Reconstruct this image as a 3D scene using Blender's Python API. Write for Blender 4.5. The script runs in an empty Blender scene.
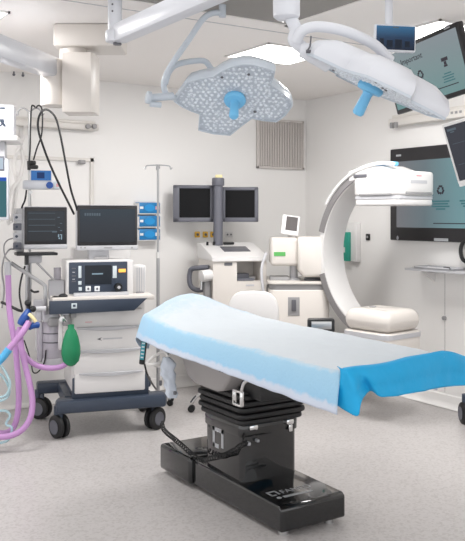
import bpy, bmesh, math, random
from mathutils import Matrix, Vector, noise
random.seed(7)
PI = math.pi
scene = bpy.context.scene
COL = scene.collection

# ------------------------------------------------------------------ camera geometry
YAW = math.radians(32.67)
F = Vector((math.sin(YAW), math.cos(YAW), 0)); R = Vector((math.cos(YAW), -math.sin(YAW), 0)); U = Vector((0, 0, 1))
FOC, CX, HY, EYE = 813.0, 232.5, 215.0, 1.6
CAM = Vector((0, 0, EYE))

def ray(px, py): return F + R*((px-CX)/FOC) + U*((HY-py)/FOC)
def at(px, py, d): return CAM + ray(px, py)*d
def at_z(px, py, z): return CAM + ray(px, py)*((z-EYE)/((HY-py)/FOC))
def on_plane(px, py, p0, n):
    r = ray(px, py); return CAM + r*((p0-CAM).dot(n)/r.dot(n))

class Fr:
    """a local frame standing on the floor: x to the right of its face, y into its depth, z up"""
    def __init__(s, o, yaw):
        s.o = Vector(o); s.T = Matrix.Translation(s.o) @ Matrix.Rotation(yaw, 4, 'Z'); s.I = s.T.inverted()
        s.n = (s.T.to_3x3() @ Vector((0, 1, 0)))
    def q(s, px, py, y=0.0): return s.I @ on_plane(px, py, s.T @ Vector((0, y, 0)), s.n)
    def rect(s, x0, y0, x1, y1, y=0.0):
        a = s.q(x0, y0, y); b = s.q(x1, y1, y); return a.x, b.x, b.z, a.z

# ------------------------------------------------------------------ mesh builder
class B:
    def __init__(s, T=None): s.V = []; s.Fc = []; s.M = []; s.mats = []; s.T = T or Matrix(); s.cur = 0
    def m(s, mat):
        if mat not in s.mats: s.mats.append(mat)
        s.cur = s.mats.index(mat); return s
    def add(s, vs, fs, L=None):
        T = s.T @ L if L is not None else s.T
        k = len(s.V); s.V += [T @ Vector(v) for v in vs]
        s.Fc += [[i+k for i in f] for f in fs]; s.M += [s.cur]*len(fs); return s
    def from_bm(s, bm, L=None):
        bm.verts.index_update(); s.add([v.co.copy() for v in bm.verts], [[v.index for v in f.verts] for f in bm.faces], L); bm.free(); return s
    def box(s, c, size, bev=0.0, L=None, seg=2, taper=None):
        bm = bmesh.new(); bmesh.ops.create_cube(bm, size=1)
        for v in bm.verts:
            t = 1.0
            if taper and v.co.z > 0: v.co.x *= taper[0]; v.co.y *= taper[1]
            v.co = Vector((v.co.x*size[0], v.co.y*size[1], v.co.z*size[2]))
        if bev: bmesh.ops.bevel(bm, geom=list(bm.edges), offset=min(bev, min(size)*.49), segments=seg, affect='EDGES', profile=.5)
        for v in bm.verts: v.co += Vector(c)
        return s.from_bm(bm, L)
    def span(s, x0, x1, y0, y1, z0, z1, bev=0.0, L=None, seg=2):
        return s.box(((x0+x1)/2, (y0+y1)/2, (z0+z1)/2), (abs(x1-x0), abs(y1-y0), abs(z1-z0)), bev, L, seg)
    def prism(s, poly, h0, h1, L=None, bev=0.0, seg=2):
        bm = bmesh.new(); vs = [bm.verts.new((p[0], p[1], h0)) for p in poly]; f = bm.faces.new(vs)
        r = bmesh.ops.extrude_face_region(bm, geom=[f])
        for e in r['geom']:
            if isinstance(e, bmesh.types.BMVert): e.co.z = h1
        if bev:
            es = [e for e in bm.edges if abs(e.verts[0].co.z-e.verts[1].co.z) < 1e-6]
            bmesh.ops.bevel(bm, geom=es, offset=bev, segments=seg, affect='EDGES', profile=.5)
        return s.from_bm(bm, L)
    def lathe(s, prof, L=None, n=20):
        vs = []; fs = []; k = len(prof)
        for i in range(n):
            a = 2*PI*i/n
            for r, z in prof: vs.append((r*math.cos(a), r*math.sin(a), z))
        for i in range(n):
            j = (i+1) % n
            for t in range(k-1): fs.append([i*k+t, j*k+t, j*k+t+1, i*k+t+1])
        fs.append([i*k for i in range(n)][::-1]); fs.append([i*k+k-1 for i in range(n)])
        return s.add(vs, fs, L)
    def cyl(s, p0, p1, r0, r1=None, n=16, bev=0.0):
        p0 = Vector(p0); p1 = Vector(p1); d = p1-p0; r1 = r0 if r1 is None else r1
        L = Matrix.Translation(p0) @ d.to_track_quat('Z', 'Y').to_matrix().to_4x4(); h = d.length
        pr = [(r0, 0), (r1, h)] if not bev else [(r0-bev, 0), (r0-bev*.3, bev*.3), (r0, bev), (r1, h-bev), (r1-bev*.3, h-bev*.3), (r1-bev, h)]
        return s.lathe(pr, L, n)
    def ball(s, c, r, sc=(1, 1, 1), L=None, n=14):
        bm = bmesh.new(); bmesh.ops.create_uvsphere(bm, u_segments=n+4, v_segments=n, radius=r)
        for v in bm.verts: v.co = Vector((v.co.x*sc[0]+c[0], v.co.y*sc[1]+c[1], v.co.z*sc[2]+c[2]))
        return s.from_bm(bm, L)
    def tube(s, pts, r, n=8, sm=6, rs=None):
        P = [Vector(p) for p in pts]
        if sm > 1 and len(P) > 2:
            Q = []
            for i in range(len(P)-1):
                a = P[max(i-1, 0)]; b = P[i]; c = P[i+1]; d = P[min(i+2, len(P)-1)]
                for k in range(sm):
                    t = k/sm
                    Q.append(.5*((2*b)+(c-a)*t+(2*a-5*b+4*c-d)*t*t+(3*b-a-3*c+d)*t**3))
            P = Q+[P[-1]]
        vs = []; fs = []; prev = None; m_ = len(P)
        for i, p in enumerate(P):
            t = (P[min(i+1, m_-1)]-P[max(i-1, 0)]).normalized()
            if prev is None: u = t.orthogonal().normalized()
            else: u = (prev-t*prev.dot(t)).normalized()
            prev = u; w = t.cross(u)
            rr = r if rs is None else rs(i/(m_-1))
            for k in range(n):
                a = 2*PI*k/n; vs.append(p+(u*math.cos(a)+w*math.sin(a))*rr)
        for i in range(m_-1):
            for k in range(n): fs.append([i*n+k, i*n+(k+1) % n, (i+1)*n+(k+1) % n, (i+1)*n+k])
        fs.append(list(range(n))[::-1]); fs.append([(m_-1)*n+k for k in range(n)])
        return s.add(vs, fs)
    def text(s, txt, size, L, ext=.0006, align='LEFT'):
        cu = bpy.data.curves.new('t', 'FONT'); cu.body = txt; cu.size = size; cu.extrude = ext; cu.align_x = align; cu.resolution_u = 3
        o = bpy.data.objects.new('t', cu); COL.objects.link(o); bpy.context.view_layer.update()
        me = bpy.data.meshes.new_from_object(o.evaluated_get(bpy.context.evaluated_depsgraph_get()))
        s.add([v.co.copy() for v in me.vertices], [list(p.vertices) for p in me.polygons], L)
        bpy.data.objects.remove(o); bpy.data.meshes.remove(me); return s
    def build(s, name, parent=None, angle=38, keep_normals=False):
        off = parent_world(parent) if parent else Vector()
        me = bpy.data.meshes.new(name); me.from_pydata([tuple(v-off) for v in s.V], [], s.Fc)
        for mt in s.mats: me.materials.append(mt)
        me.polygons.foreach_set('material_index', s.M)
        if not keep_normals:
            bm = bmesh.new(); bm.from_mesh(me); bmesh.ops.recalc_face_normals(bm, faces=bm.faces); bm.to_mesh(me); bm.free()
        me.polygons.foreach_set('use_smooth', [True]*len(me.polygons)); me.set_sharp_from_angle(angle=math.radians(angle)); me.update()
        o = bpy.data.objects.new(name, me); COL.objects.link(o)
        if parent: o.parent = parent
        return o

def parent_world(o):
    v = Vector(o.location); p = o.parent
    while p: v += Vector(p.location); p = p.parent
    return v
def tag(o, label, cat, group=None, kind=None):
    o['label'] = label; o['category'] = cat
    if group: o['group'] = group
    if kind: o['kind'] = kind
    return o
def thing(name, loc, label, cat, group=None):
    o = bpy.data.objects.new(name, None); o.empty_display_size = .1; COL.objects.link(o); o.location = loc
    return tag(o, label, cat, group)
def struct(name, b, parent=None):
    o = b.build(name, parent)
    if not parent: o['kind'] = 'structure'
    return o

# ------------------------------------------------------------------ materials
def lin(c): c /= 255.0; return c/12.92 if c <= .04045 else ((c+.055)/1.055)**2.4
def rgb(t): return (lin(t[0]), lin(t[1]), lin(t[2]), 1)
def mat(name, col, rough=.5, metal=0., var=.04, scale=6., bump=0., bscale=60., spec=.5, trans=0., alpha=1., coat=0.):
    m = bpy.data.materials.new(name); m.use_nodes = True; nt = m.node_tree; b = nt.nodes['Principled BSDF']
    tc = nt.nodes.new('ShaderNodeTexCoord'); nz = nt.nodes.new('ShaderNodeTexNoise'); nz.inputs['Scale'].default_value = scale; nz.inputs['Detail'].default_value = 3
    nt.links.new(tc.outputs['Object'], nz.inputs['Vector'])
    mx = nt.nodes.new('ShaderNodeMix'); mx.data_type = 'RGBA'; c = rgb(col)
    mx.inputs[6].default_value = tuple(x*(1-var) for x in c[:3])+(1,); mx.inputs[7].default_value = tuple(min(1, x*(1+var)) for x in c[:3])+(1,)
    nt.links.new(nz.outputs['Fac'], mx.inputs[0]); nt.links.new(mx.outputs[2], b.inputs['Base Color'])
    b.inputs['Roughness'].default_value = rough; b.inputs['Metallic'].default_value = metal; b.inputs['Specular IOR Level'].default_value = spec
    b.inputs['Transmission Weight'].default_value = trans; b.inputs['Alpha'].default_value = alpha; b.inputs['Coat Weight'].default_value = coat
    if bump:
        n2 = nt.nodes.new('ShaderNodeTexNoise'); n2.inputs['Scale'].default_value = bscale; nt.links.new(tc.outputs['Object'], n2.inputs['Vector'])
        bp = nt.nodes.new('ShaderNodeBump'); bp.inputs['Strength'].default_value = bump; bp.inputs['Distance'].default_value = .01
        nt.links.new(n2.outputs['Fac'], bp.inputs['Height']); nt.links.new(bp.outputs['Normal'], b.inputs['Normal'])
    return m
def emit(name, col, strength, base=(10, 12, 14), rough=.25):
    m = mat(name, base, rough, spec=.2); b = m.node_tree.nodes['Principled BSDF']
    b.inputs['Emission Color'].default_value = rgb(col); b.inputs['Emission Strength'].default_value = strength
    return m
def emit_grad(name, cols, axis, strength, base=(18, 20, 22), rough=.22):
    """a lit screen showing a soft colour gradient, in the screen's own generated coordinates"""
    m = emit(name, cols[0], strength, base, rough); nt = m.node_tree; b = nt.nodes['Principled BSDF']
    tc = nt.nodes.new('ShaderNodeTexCoord'); sp = nt.nodes.new('ShaderNodeSeparateXYZ'); nt.links.new(tc.outputs['Generated'], sp.inputs[0])
    r = nt.nodes.new('ShaderNodeValToRGB'); r.color_ramp.elements[0].color = rgb(cols[0]); r.color_ramp.elements[1].color = rgb(cols[-1])
    for i, c in enumerate(cols[1:-1]): e = r.color_ramp.elements.new((i+1)/(len(cols)-1)); e.color = rgb(c)
    nt.links.new(sp.outputs[axis], r.inputs[0]); nt.links.new(r.outputs[0], b.inputs['Emission Color'])
    return m

M = {}
M['wall'] = mat('wall_paint', (232, 230, 228), .5, var=.012, scale=.8)
M['ceil'] = mat('ceiling_paint', (243, 239, 236), .6, var=.015, scale=1.2)
M['laf'] = mat('air_field_gauze', (150, 147, 143), .7, var=.03, scale=40)
M['white'] = mat('white_plastic', (219, 217, 216), .35, var=.01)
M['warm'] = mat('warm_white_plastic', (213, 207, 201), .4, var=.01)
M['cool'] = mat('cool_white_enamel', (212, 214, 220), .3, var=.01)
M['lgrey'] = mat('light_grey_plastic', (188, 188, 192), .4, var=.02)
M['grey'] = mat('grey_plastic', (148, 147, 148), .45, var=.03)
M['rail'] = mat('grey_guide_strip', (124, 121, 122), .45)
M['dgrey'] = mat('dark_grey_plastic', (92, 92, 98), .45, var=.03)
M['slate'] = mat('slate_monitor_frame', (98, 99, 108), .45, var=.03)
M['navy'] = mat('navy_plastic', (52, 62, 78), .4, var=.03)
M['black'] = mat('black_plastic', (24, 25, 27), .4, var=.1)
M['gloss'] = mat('black_gloss_shell', (15, 16, 18), .07, var=.1, coat=.5)
M['rubber'] = mat('black_rubber', (20, 20, 22), .55, var=.1)
M['steel'] = mat('brushed_steel', (190, 190, 190), .3, 1., var=.04)
M['chrome'] = mat('chrome', (215, 215, 215), .12, 1., var=.02)
M['alu'] = mat('painted_aluminium', (170, 170, 172), .35, .6, var=.03)
M['bezel'] = mat('dark_monitor_bezel', (34, 33, 36), .35, var=.05)
M['blue'] = mat('light_blue_silicone', (112, 184, 226), .45, var=.03)
M['blueplug'] = mat('royal_blue_plastic', (30, 75, 150), .4, var=.05)
M['cyanplug'] = mat('cyan_connector', (80, 170, 220), .4, var=.04)
M['purple'] = mat('lilac_hose', (184, 138, 190), .45, var=.04, scale=30)
M['green'] = mat('green_bag_rubber', (14, 126, 82), .5, var=.08, scale=14)
M['stripe'] = mat('green_stripe', (90, 170, 90), .5)
M['teal'] = mat('teal_green_box', (40, 150, 130), .5, var=.1)
M['glove'] = mat('blue_glove_carton', (22, 118, 176), .5, var=.12, scale=18)
M['gloveb'] = mat('bright_blue_print', (20, 140, 205), .5)
M['paper'] = mat('white_print', (225, 228, 230), .6)
M['pink'] = mat('pink_print', (215, 160, 165), .6)
M['orange'] = mat('yellow_socket_plastic', (226, 180, 70), .45)
M['amber'] = emit('amber_panel_light', (255, 180, 90), .7, (230, 160, 70))
M['key'] = mat('pale_key', (205, 215, 220), .45)
M['cover'] = mat('cyan_sheet', (0, 160, 215), .6, var=.05, scale=14, bump=.15, bscale=40)
M['trunk'] = mat('trunking_white', (216, 212, 207), .4, var=.01)
M['clear'] = mat('clear_pale_plastic', (214, 222, 234), .25, var=.05, scale=20, trans=.2, bump=.5, bscale=25)
M['frost'] = mat('frosted_plastic', (186, 182, 190), .2, var=.12, scale=25, trans=.15)
M['tubing'] = mat('clear_cyan_tubing', (190, 220, 228), .2, trans=.3)
M['tubew'] = mat('milky_tubing', (232, 230, 228), .35, trans=.15)
M['dark'] = emit('dark_screen', (48, 54, 64), .25, (22, 24, 28), .18)
M['off'] = mat('switched_off_screen', (16, 16, 18), .4, var=.05, spec=.15)
M['scrtxt'] = emit('pale_screen_lettering', (150, 175, 190), .6)
M['scrdim'] = emit('dim_screen_lettering', (105, 120, 132), .45)
M['ink'] = emit('screen_ink', (62, 56, 66), .5)
M['inkteal'] = emit('screen_ink_teal', (70, 120, 126), .6)
M['cream'] = mat('cream_tape', (225, 210, 160), .5)
M['logo'] = mat('silver_logo', (170, 172, 176), .35, .2)
M['shroud'] = mat('grey_table_shroud', (152, 148, 147), .45, var=.02)
M['under'] = mat('table_underside', (122, 116, 112), .5)

def floor_mat():
    m = mat('speckled_vinyl', (191, 187, 186), .32, var=.03, scale=3); nt = m.node_tree; b = nt.nodes['Principled BSDF']
    src = b.inputs['Base Color'].links[0].from_socket
    tc = nt.nodes.new('ShaderNodeTexCoord'); v = nt.nodes.new('ShaderNodeTexVoronoi'); v.inputs['Scale'].default_value = 75; nt.links.new(tc.outputs['Object'], v.inputs['Vector'])
    r = nt.nodes.new('ShaderNodeValToRGB'); r.color_ramp.elements[0].position = .0; r.color_ramp.elements[0].color = (.84, .83, .82, 1); r.color_ramp.elements[1].position = .55; r.color_ramp.elements[1].color = (1.04, 1.04, 1.04, 1)
    sp = nt.nodes.new('ShaderNodeSeparateColor'); nt.links.new(v.outputs['Color'], sp.inputs[0]); nt.links.new(sp.outputs[0], r.inputs[0])
    mx = nt.nodes.new('ShaderNodeMix'); mx.data_type = 'RGBA'; mx.blend_type = 'MULTIPLY'; mx.inputs[0].default_value = .9
    nt.links.new(src, mx.inputs[6]); nt.links.new(r.outputs[0], mx.inputs[7]); nt.links.new(mx.outputs[2], b.inputs['Base Color'])
    return m
M['floor'] = floor_mat()
def vent_mat():
    m = mat('louvre_metal', (198, 192, 188), .5, var=.02); return m
M['vent'] = vent_mat()
def led_mat():
    m = mat('led_field', (176, 186, 196), .3, var=.02); nt = m.node_tree; b = nt.nodes['Principled BSDF']
    tc = nt.nodes.new('ShaderNodeTexCoord'); v = nt.nodes.new('ShaderNodeTexVoronoi'); v.inputs['Scale'].default_value = 55; nt.links.new(tc.outputs['Object'], v.inputs['Vector'])
    r = nt.nodes.new('ShaderNodeValToRGB'); r.color_ramp.elements[0].position = .18; r.color_ramp.elements[0].color = rgb((214, 220, 228)); r.color_ramp.elements[1].position = .5; r.color_ramp.elements[1].color = rgb((176, 184, 194))
    nt.links.new(v.outputs['Distance'], r.inputs[0]); nt.links.new(r.outputs[0], b.inputs['Base Color'])
    return m
M['led'] = led_mat()
M['lens'] = mat('clear_lens', (222, 228, 235), .12)
M['shell'] = mat('lamp_shell', (190, 198, 207), .3, var=.01)

# ------------------------------------------------------------------ setting
WX, WY, CEIL = 5.16, 6.65, 2.78
struct('floor', B().m(M['floor']).span(-3.2, WX+.15, -2.2, WY+.15, -.1, 0))
struct('ceiling', B().m(M['ceil']).span(-3.2, WX+.15, -2.2, WY+.15, CEIL, CEIL+.1))
b = B().m(M['wall']).span(-3.2, WX+.15, WY, WY+.12, 0, CEIL)
wall_b = struct('wall_back', b)
struct('wall_right', B().m(M['wall']).span(WX, WX+.12, -2.2, WY, 0, CEIL))
# coved floor edge
def cove(name, p, q, nrm):
    b = B().m(M['wall']); p = Vector(p); q = Vector(q); nrm = Vector(nrm); vs = []; fs = []
    prof = [(.0, .11), (.008, .1)]+[(.05-.042*math.cos(a*PI/12), .05-.042*math.sin(a*PI/12)+.0) for a in range(0, 7)]+[(.06, 0.004)]
    for e in (p, q):
        for u, z in prof: vs.append(e+nrm*u+U*z)
    k = len(prof)
    for i in range(k-1): fs.append([i, i+1, k+i+1, k+i])
    b.add(vs, fs); struct(name, b)
cove('baseboard_back', (-3.2, WY, 0), (WX, WY, 0), (0, -1, 0)); cove('baseboard_right', (WX, -2.2, 0), (WX, WY, 0), (-1, 0, 0))
# laminar air field in the ceiling
b = B().m(M['laf']).span(.2, 2.93, .9, 3.96, CEIL-.03, CEIL+.01)
b.m(M['ceil']).span(.17, 2.96, 3.95, 3.99, CEIL-.035, CEIL+.01).span(2.92, 2.96, .9, 3.99, CEIL-.035, CEIL+.01).span(.17, .21, .9, 3.99, CEIL-.035, CEIL+.01)
for x in (.88, 1.56, 2.25): b.span(x-.01, x+.01, .9, 3.95, CEIL-.034, CEIL)
struct('ceiling_panel', b)
# ceiling tile joints
b = B().m(M['lgrey'])
for y in (4.25,): b.span(-3, WX, y, y+.008, CEIL-.003, CEIL+.001)
struct('trim_1', b)
# wall joint line low on the back wall
BW = Fr((0, WY, 0), 0); RW = Fr((WX, 0, 0), -PI/2)
zj = BW.q(20, 360).z
b = B().m(M['grey']).span(-3, 2.9, WY-.003, WY+.001, zj-.006, zj+.004)
struct('trim_2', b)

# door in the back wall
x1 = BW.q(92.5, 240).x; zt = BW.q(80, 158).z; x0 = x1-1.25
d1 = struct('door_1', B().m(M['wall']).span(x0, x1-.03, WY-.012, WY+.004, .0, zt-.03))
fb = B().m(M['trunk'])
fb.span(x0-.04, x1, WY-.03, WY, zt-.03, zt).span(x1-.03, x1, WY-.03, WY, 0, zt).span(x0-.04, x0-.01, WY-.03, WY, 0, zt)
o = fb.build('door_frame', d1)
p = BW.q(80, 162); B().m(M['grey']).span(p.x-.03, p.x+.03, WY-.06, WY-.012, p.z-.02, p.z+.015, .008).build('door_closer', d1)

# louvred vent on the back wall
a = BW.rect(256, 118, 302.5, 170)
cv = thing('wall_vent', ((a[0]+a[1])/2, WY, a[2]), 'grey louvred air vent high on the back wall by the corner', 'vent')
b = B().m(M['vent']).span(a[0], a[1], WY-.012, WY-.002, a[2], a[3]); b.build('backing', cv)
b = B().m(M['vent']); n = 26
for i in range(n):
    x = a[0]+.02+(a[1]-a[0]-.04)*(i+.5)/n
    b.span(x-.006, x+.004, WY-.024, WY-.012, a[2]+.02, a[3]-.02)
b.build('louvre', cv)
b = B().m(M['vent'])
b.span(a[0], a[1], WY-.026, WY-.002, a[3]-.02, a[3]).span(a[0], a[1], WY-.026, WY-.002, a[2], a[2]+.02).span(a[0], a[0]+.02, WY-.026, WY-.002, a[2], a[3]).span(a[1]-.02, a[1], WY-.026, WY-.002, a[2], a[3])
b.build('frame', cv)

# ceiling lights
LIT = emit('light_panel', (255, 252, 246), 5.5, (240, 240, 240), .4)
def panel(x0, x1, y0, y1, label):
    t = thing('ceiling_light', ((x0+x1)/2, (y0+y1)/2, CEIL), label, 'ceiling light', 'square ceiling light panels')
    B().m(LIT).span(x0+.012, x1-.012, y0+.012, y1-.012, CEIL-.008, CEIL+.005).build('diffuser', t)
    f = B().m(M['white'])
    f.span(x0, x1, y0, y0+.014, CEIL-.012, CEIL).span(x0, x1, y1-.014, y1, CEIL-.012, CEIL).span(x0, x0+.014, y0, y1, CEIL-.012, CEIL).span(x1-.014, x1, y0, y1, CEIL-.012, CEIL)
    f.build('frame', t)
panel(3.20, 3.79, 4.54, 5.10, 'glowing ceiling light panel between the two surgical lamps')
panel(.86, 1.46, 4.66, 5.20, 'glowing ceiling light panel at the left edge above the white arm')
panel(3.69, 4.29, 3.44, 4.0, 'glowing ceiling light panel behind the tilted screen hung from the ceiling')

# ------------------------------------------------------------------ wall fittings
# trunking on the back wall (left) and on the right wall
a = BW.q(14, 118, -.05); c = BW.q(97, 131, -.05)
t = thing('wall_trunking', (a.x, WY, c.z), 'long white rail high on the back wall over the door', 'wall rail')
b = B().m(M['trunk']).span(a.x, c.x, WY-.10, WY, c.z, c.z+.055, .012); b.span(a.x, c.x-.02, WY-.07, WY, c.z+.055, c.z+.08, .006); b.build('rail_body', t)
for px in (87.5, 94):
    p = BW.q(px, 126.5, -.1); B().m(M['grey']).cyl((p.x, WY-.125, p.z), (p.x, WY-.09, p.z), .022, bev=.005).build('knob', t)
a = RW.q(392, 117.5, -.05); c = RW.q(480, 108, -.05)
zr = RW.q(440, 120, -.1).z
t = thing('wall_trunking', (WX, (RW.T@a).y, zr), 'white trunking rail high on the right wall above the big wall screen', 'wall rail')
b = B(RW.T).m(M['trunk']).span(a.x, a.x+3.2, -.10, 0, zr-.0, zr+.07, .012).span(a.x+.02, a.x+3.1, -.07, 0, zr+.07, zr+.10, .006); b.build('rail_body', t)
b = B(RW.T).m(M['grey'])
for px in (393, 397): p = RW.q(px, 121, -.1); b.span(p.x-.012, p.x+.012, -.13, -.095, zr-.02, zr+.03, .004)
b.build('end_hook', t)
b = B(RW.T).m(M['grey'])
for i in range(7): b.span(a.x+.55+i*.045, a.x+.575+i*.045, -.103, -.099, zr+.035, zr+.055)
b.build('outlet_marking', t)

# TV on the right wall
a = RW.rect(390, 149.5, 470, 243, -.07); W_, H_ = 1.50, a[3]-a[2]
t = thing('wall_screen', (WX, -(a[0]+W_/2), a[2]), 'large black wall-mounted screen on the right wall showing a grey and teal slide with a painted reflection', 'screen')
bz = B(RW.T).m(M['bezel']).span(a[0], a[0]+W_, -.07, -.0, a[2], a[3], .01); bz.build('housing', t)
sx0, sx1, sz0, sz1 = a[0]+.085, a[0]+W_-.07, a[2]+.115, a[3]-.115
SCR_TV = emit_grad('tv_slide_reflection', [(126, 176, 182), (124, 170, 176), (120, 156, 162), (112, 126, 132), (126, 126, 130)], 1, .62)  # slide colours; part of the grey to teal gradient is a painted reflection
b = B(RW.T).m(SCR_TV).span(sx0, sx1, -.073, -.069, sz0, sz1); b.build('display', t)
b = B(RW.T)
def bar(b, x0, x1, z0, z1, y=-.0765): b.span(x0, x1, y, y+.003, z0, z1)
def icon_tv(cx, cz, r):
    b.m(M['ink'])
    for k in range(3):
        aa = 2*PI*k/3; L = Matrix.Translation((cx, -.0755, cz)) @ Matrix.Rotation(aa, 4, 'Y')
        b.box((0, 0, r*.72), (r*.9, .003, r*.4), 0, L)
        b.box((r*.55, 0, r*.3), (r*.4, .003, r*.5), 0, L)
p = RW.q(440.5, 190, -.075); icon_tv(p.x, p.z, .042)
b.m(M['inkteal'])
for i, (w) in enumerate((.19, .16, .19, .10)): z = RW.q(440, 201+i*2.6, -.075).z; bar(b, p.x-w/2, p.x+w/2, z-.008, z+.004)
for i, (w) in enumerate((.19, .16, .12)): z = RW.q(440, 201+i*2.6, -.075).z; bar(b, p.x+.30-w/2, p.x+.30+w/2, z-.008, z+.004)
b.m(M['ink']); z = RW.q(445, 223.5, -.075).z; bar(b, p.x-.08, sx1-.1, z-.004, z+.004)
b.build('slide_graphics', t)
b = B(RW.T).m(M['logo']); q1 = RW.q(434, 239.5, -.072); q2 = RW.q(448, 239.5, -.072); bar(b, q1.x, q2.x, q1.z-.012, q1.z+.012, -.0725); b.build('maker_plate', t)
b = B(RW.T).m(M['logo']); q = RW.q(397.5, 238, -.072); b.box((q.x, -.0715, q.z), (.022, .003, .022), 0, None); b.span(q.x-.004, q.x+.004, -.0735, -.07, q.z-.02, q.z+.02)
q = RW.q(398.5, 155.5, -.072); bar(b, q.x-.03, q.x+.03, q.z-.008, q.z+.008, -.0725); b.build('corner_mark', t)

# teal glove holder, socket and folding shelf on the right wall
a = RW.rect(344.5, 222, 357, 262, -.05)
t = thing('glove_dispenser', (WX, -(a[0]+a[1])/2, a[2]), 'white wall holder with a teal box behind the curved arm of the scanner', 'dispenser')
w = a[1]-a[0]
B(RW.T).m(M['white']).span(a[0], a[1], -.06, 0, a[2], a[3], .01).build('holder', t)
q = RW.rect(345, 232, 351, 261, -.06); b = B(RW.T).m(M['teal']).span(q[0]-.02, q[1], -.10, -.06, q[2], q[3], .004); b.m(M['white']).span(q[0], q[1]-.04, -.102, -.099, q[2]+.08, q[2]+.13); b.build('teal_box', t)
q = RW.q(368.5, 237, 0)
t = thing('wall_socket', (WX, -q.x, q.z), 'small black socket on the right wall beside the big wall screen', 'socket')
b = B(RW.T).m(M['black']).span(q.x-.025, q.x+.025, -.015, 0, q.z-.03, q.z+.03, .006); b.build('cover', t); B(RW.T).m(M['grey']).cyl((q.x, -.018, q.z), (q.x, -.014, q.z), .012).build('insert', t)
z = RW.q(430, 270.5, -.2).z; q0 = RW.q(404.5, 269, -.2).x; q1 = q0+1.05
t = thing('wall_shelf', (WX, -(q0+q1)/2, z), 'thin white fold-down shelf under the big wall screen', 'shelf')
B(RW.T).m(M['lgrey']).span(q0, q1, -.20, 0, z-.012, z+.006, .003).build('shelf_board', t)
for x in (q0+.15, q1-.15): B(RW.T).m(M['white']).prism([(0, 0), (-.16, 0), (0, -.10)], -.01, .01, Matrix.Translation((x, 0, z-.012)) @ Matrix.Rotation(PI/2, 4, 'Z') @ Matrix.Rotation(PI/2, 4, 'X') if False else Matrix(((0, 0, 1, x), (1, 0, 0, 0), (0, 1, 0, z-.012), (0, 0, 0, 1)))).build('bracket', t)
a = RW.q(413, 266, -.2).x; c = RW.q(458, 262, -.1).x
t = thing('steel_tray', (WX-.13, -(a+c)/2, z), 'shallow grey metal tray lying on the wall shelf', 'tray')
b = B(RW.T).m(M['lgrey']).span(a, c, -.19, -.02, z+.008, z+.016)
b.span(a, c, -.19, -.175, z+.008, z+.03, .004).span(a, c, -.035, -.02, z+.008, z+.03, .004).span(a, a+.015, -.19, -.02, z+.008, z+.03, .004).span(c-.015, c, -.19, -.02, z+.008, z+.03, .004); b.build('tray_body', t)
b = B(RW.T).m(M['paper']).span(a+.02, c-.03, -.17, -.05, z+.016, z+.02); b.m(M['black']).box((c-.12, -.10, z+.025), (.05, .03, .012), .004); b.build('paper_sheet', t)
q = RW.q(463.5, 251, -.05)
t = thing('wall_handset', (WX, -q.x, q.z-.1), 'black curved handset hanging on the right wall at the frame edge', 'handset')
b = B(RW.T).m(M['white']).span(q.x-.02, q.x+.10, -.03, 0, q.z-.10, q.z+.08, .008); b.build('cradle', t)
pts = [(q.x+.04+.06*math.cos(k), -.06, q.z-.0+.085*math.sin(k)) for k in [PI/2+i*PI/8 for i in range(9)]]
b = B(RW.T).m(M['black']).tube([RW.T.inverted()@(RW.T@Vector(p_)) for p_ in pts], .016, 8, 3); b.build('receiver', t)
for px, py, lab in ((445, 318, 'tiny round grey stop low on the right wall under the shelf'),):
    q = RW.q(px, py); o = B(RW.T).m(M['grey']).cyl((q.x, -.02, q.z), (q.x, 0, q.z), .018).build('wall_stop'); tag(o, lab, 'wall stop')
# flush hatch on the right wall
q0 = RW.q(445, 274).x
b = B(RW.T).m(M['grey']).span(q0-.002, q0+.002, -.002, .001, .12, RW.q(445, 274).z)
struct('trim_3', b)

# yellow wall sockets behind the twin screens' post
for px, lab in ((197, 'yellow wall socket, the one farthest from the twin screens post'), (205, 'middle yellow wall socket of the three left of the post'), (212.5, 'yellow wall socket partly hidden by the twin screens post')):
    q = BW.q(px, 234.5); w = .028
    t = thing('wall_socket', (q.x, WY, q.z), lab, 'socket', 'yellow wall sockets')
    B().m(M['orange']).span(q.x-w, q.x+w, WY-.012, WY, q.z-w, q.z+w, .006).build('cover', t)
    B().m(M['dgrey']).cyl((q.x, WY-.016, q.z), (q.x, WY-.011, q.z), .013).build('insert', t)
q = BW.q(228.5, 234.5); t = thing('wall_socket', (q.x, WY, q.z), 'white wall socket just to the side of the twin screens post', 'socket')
B().m(M['white']).span(q.x-.045, q.x+.045, WY-.012, WY, q.z-.028, q.z+.028, .006).build('cover', t); B().m(M['dgrey']).cyl((q.x-.02, WY-.016, q.z), (q.x-.02, WY-.011, q.z), .009).cyl((q.x+.02, WY-.016, q.z), (q.x+.02, WY-.011, q.z), .009).build('insert', t)

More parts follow.
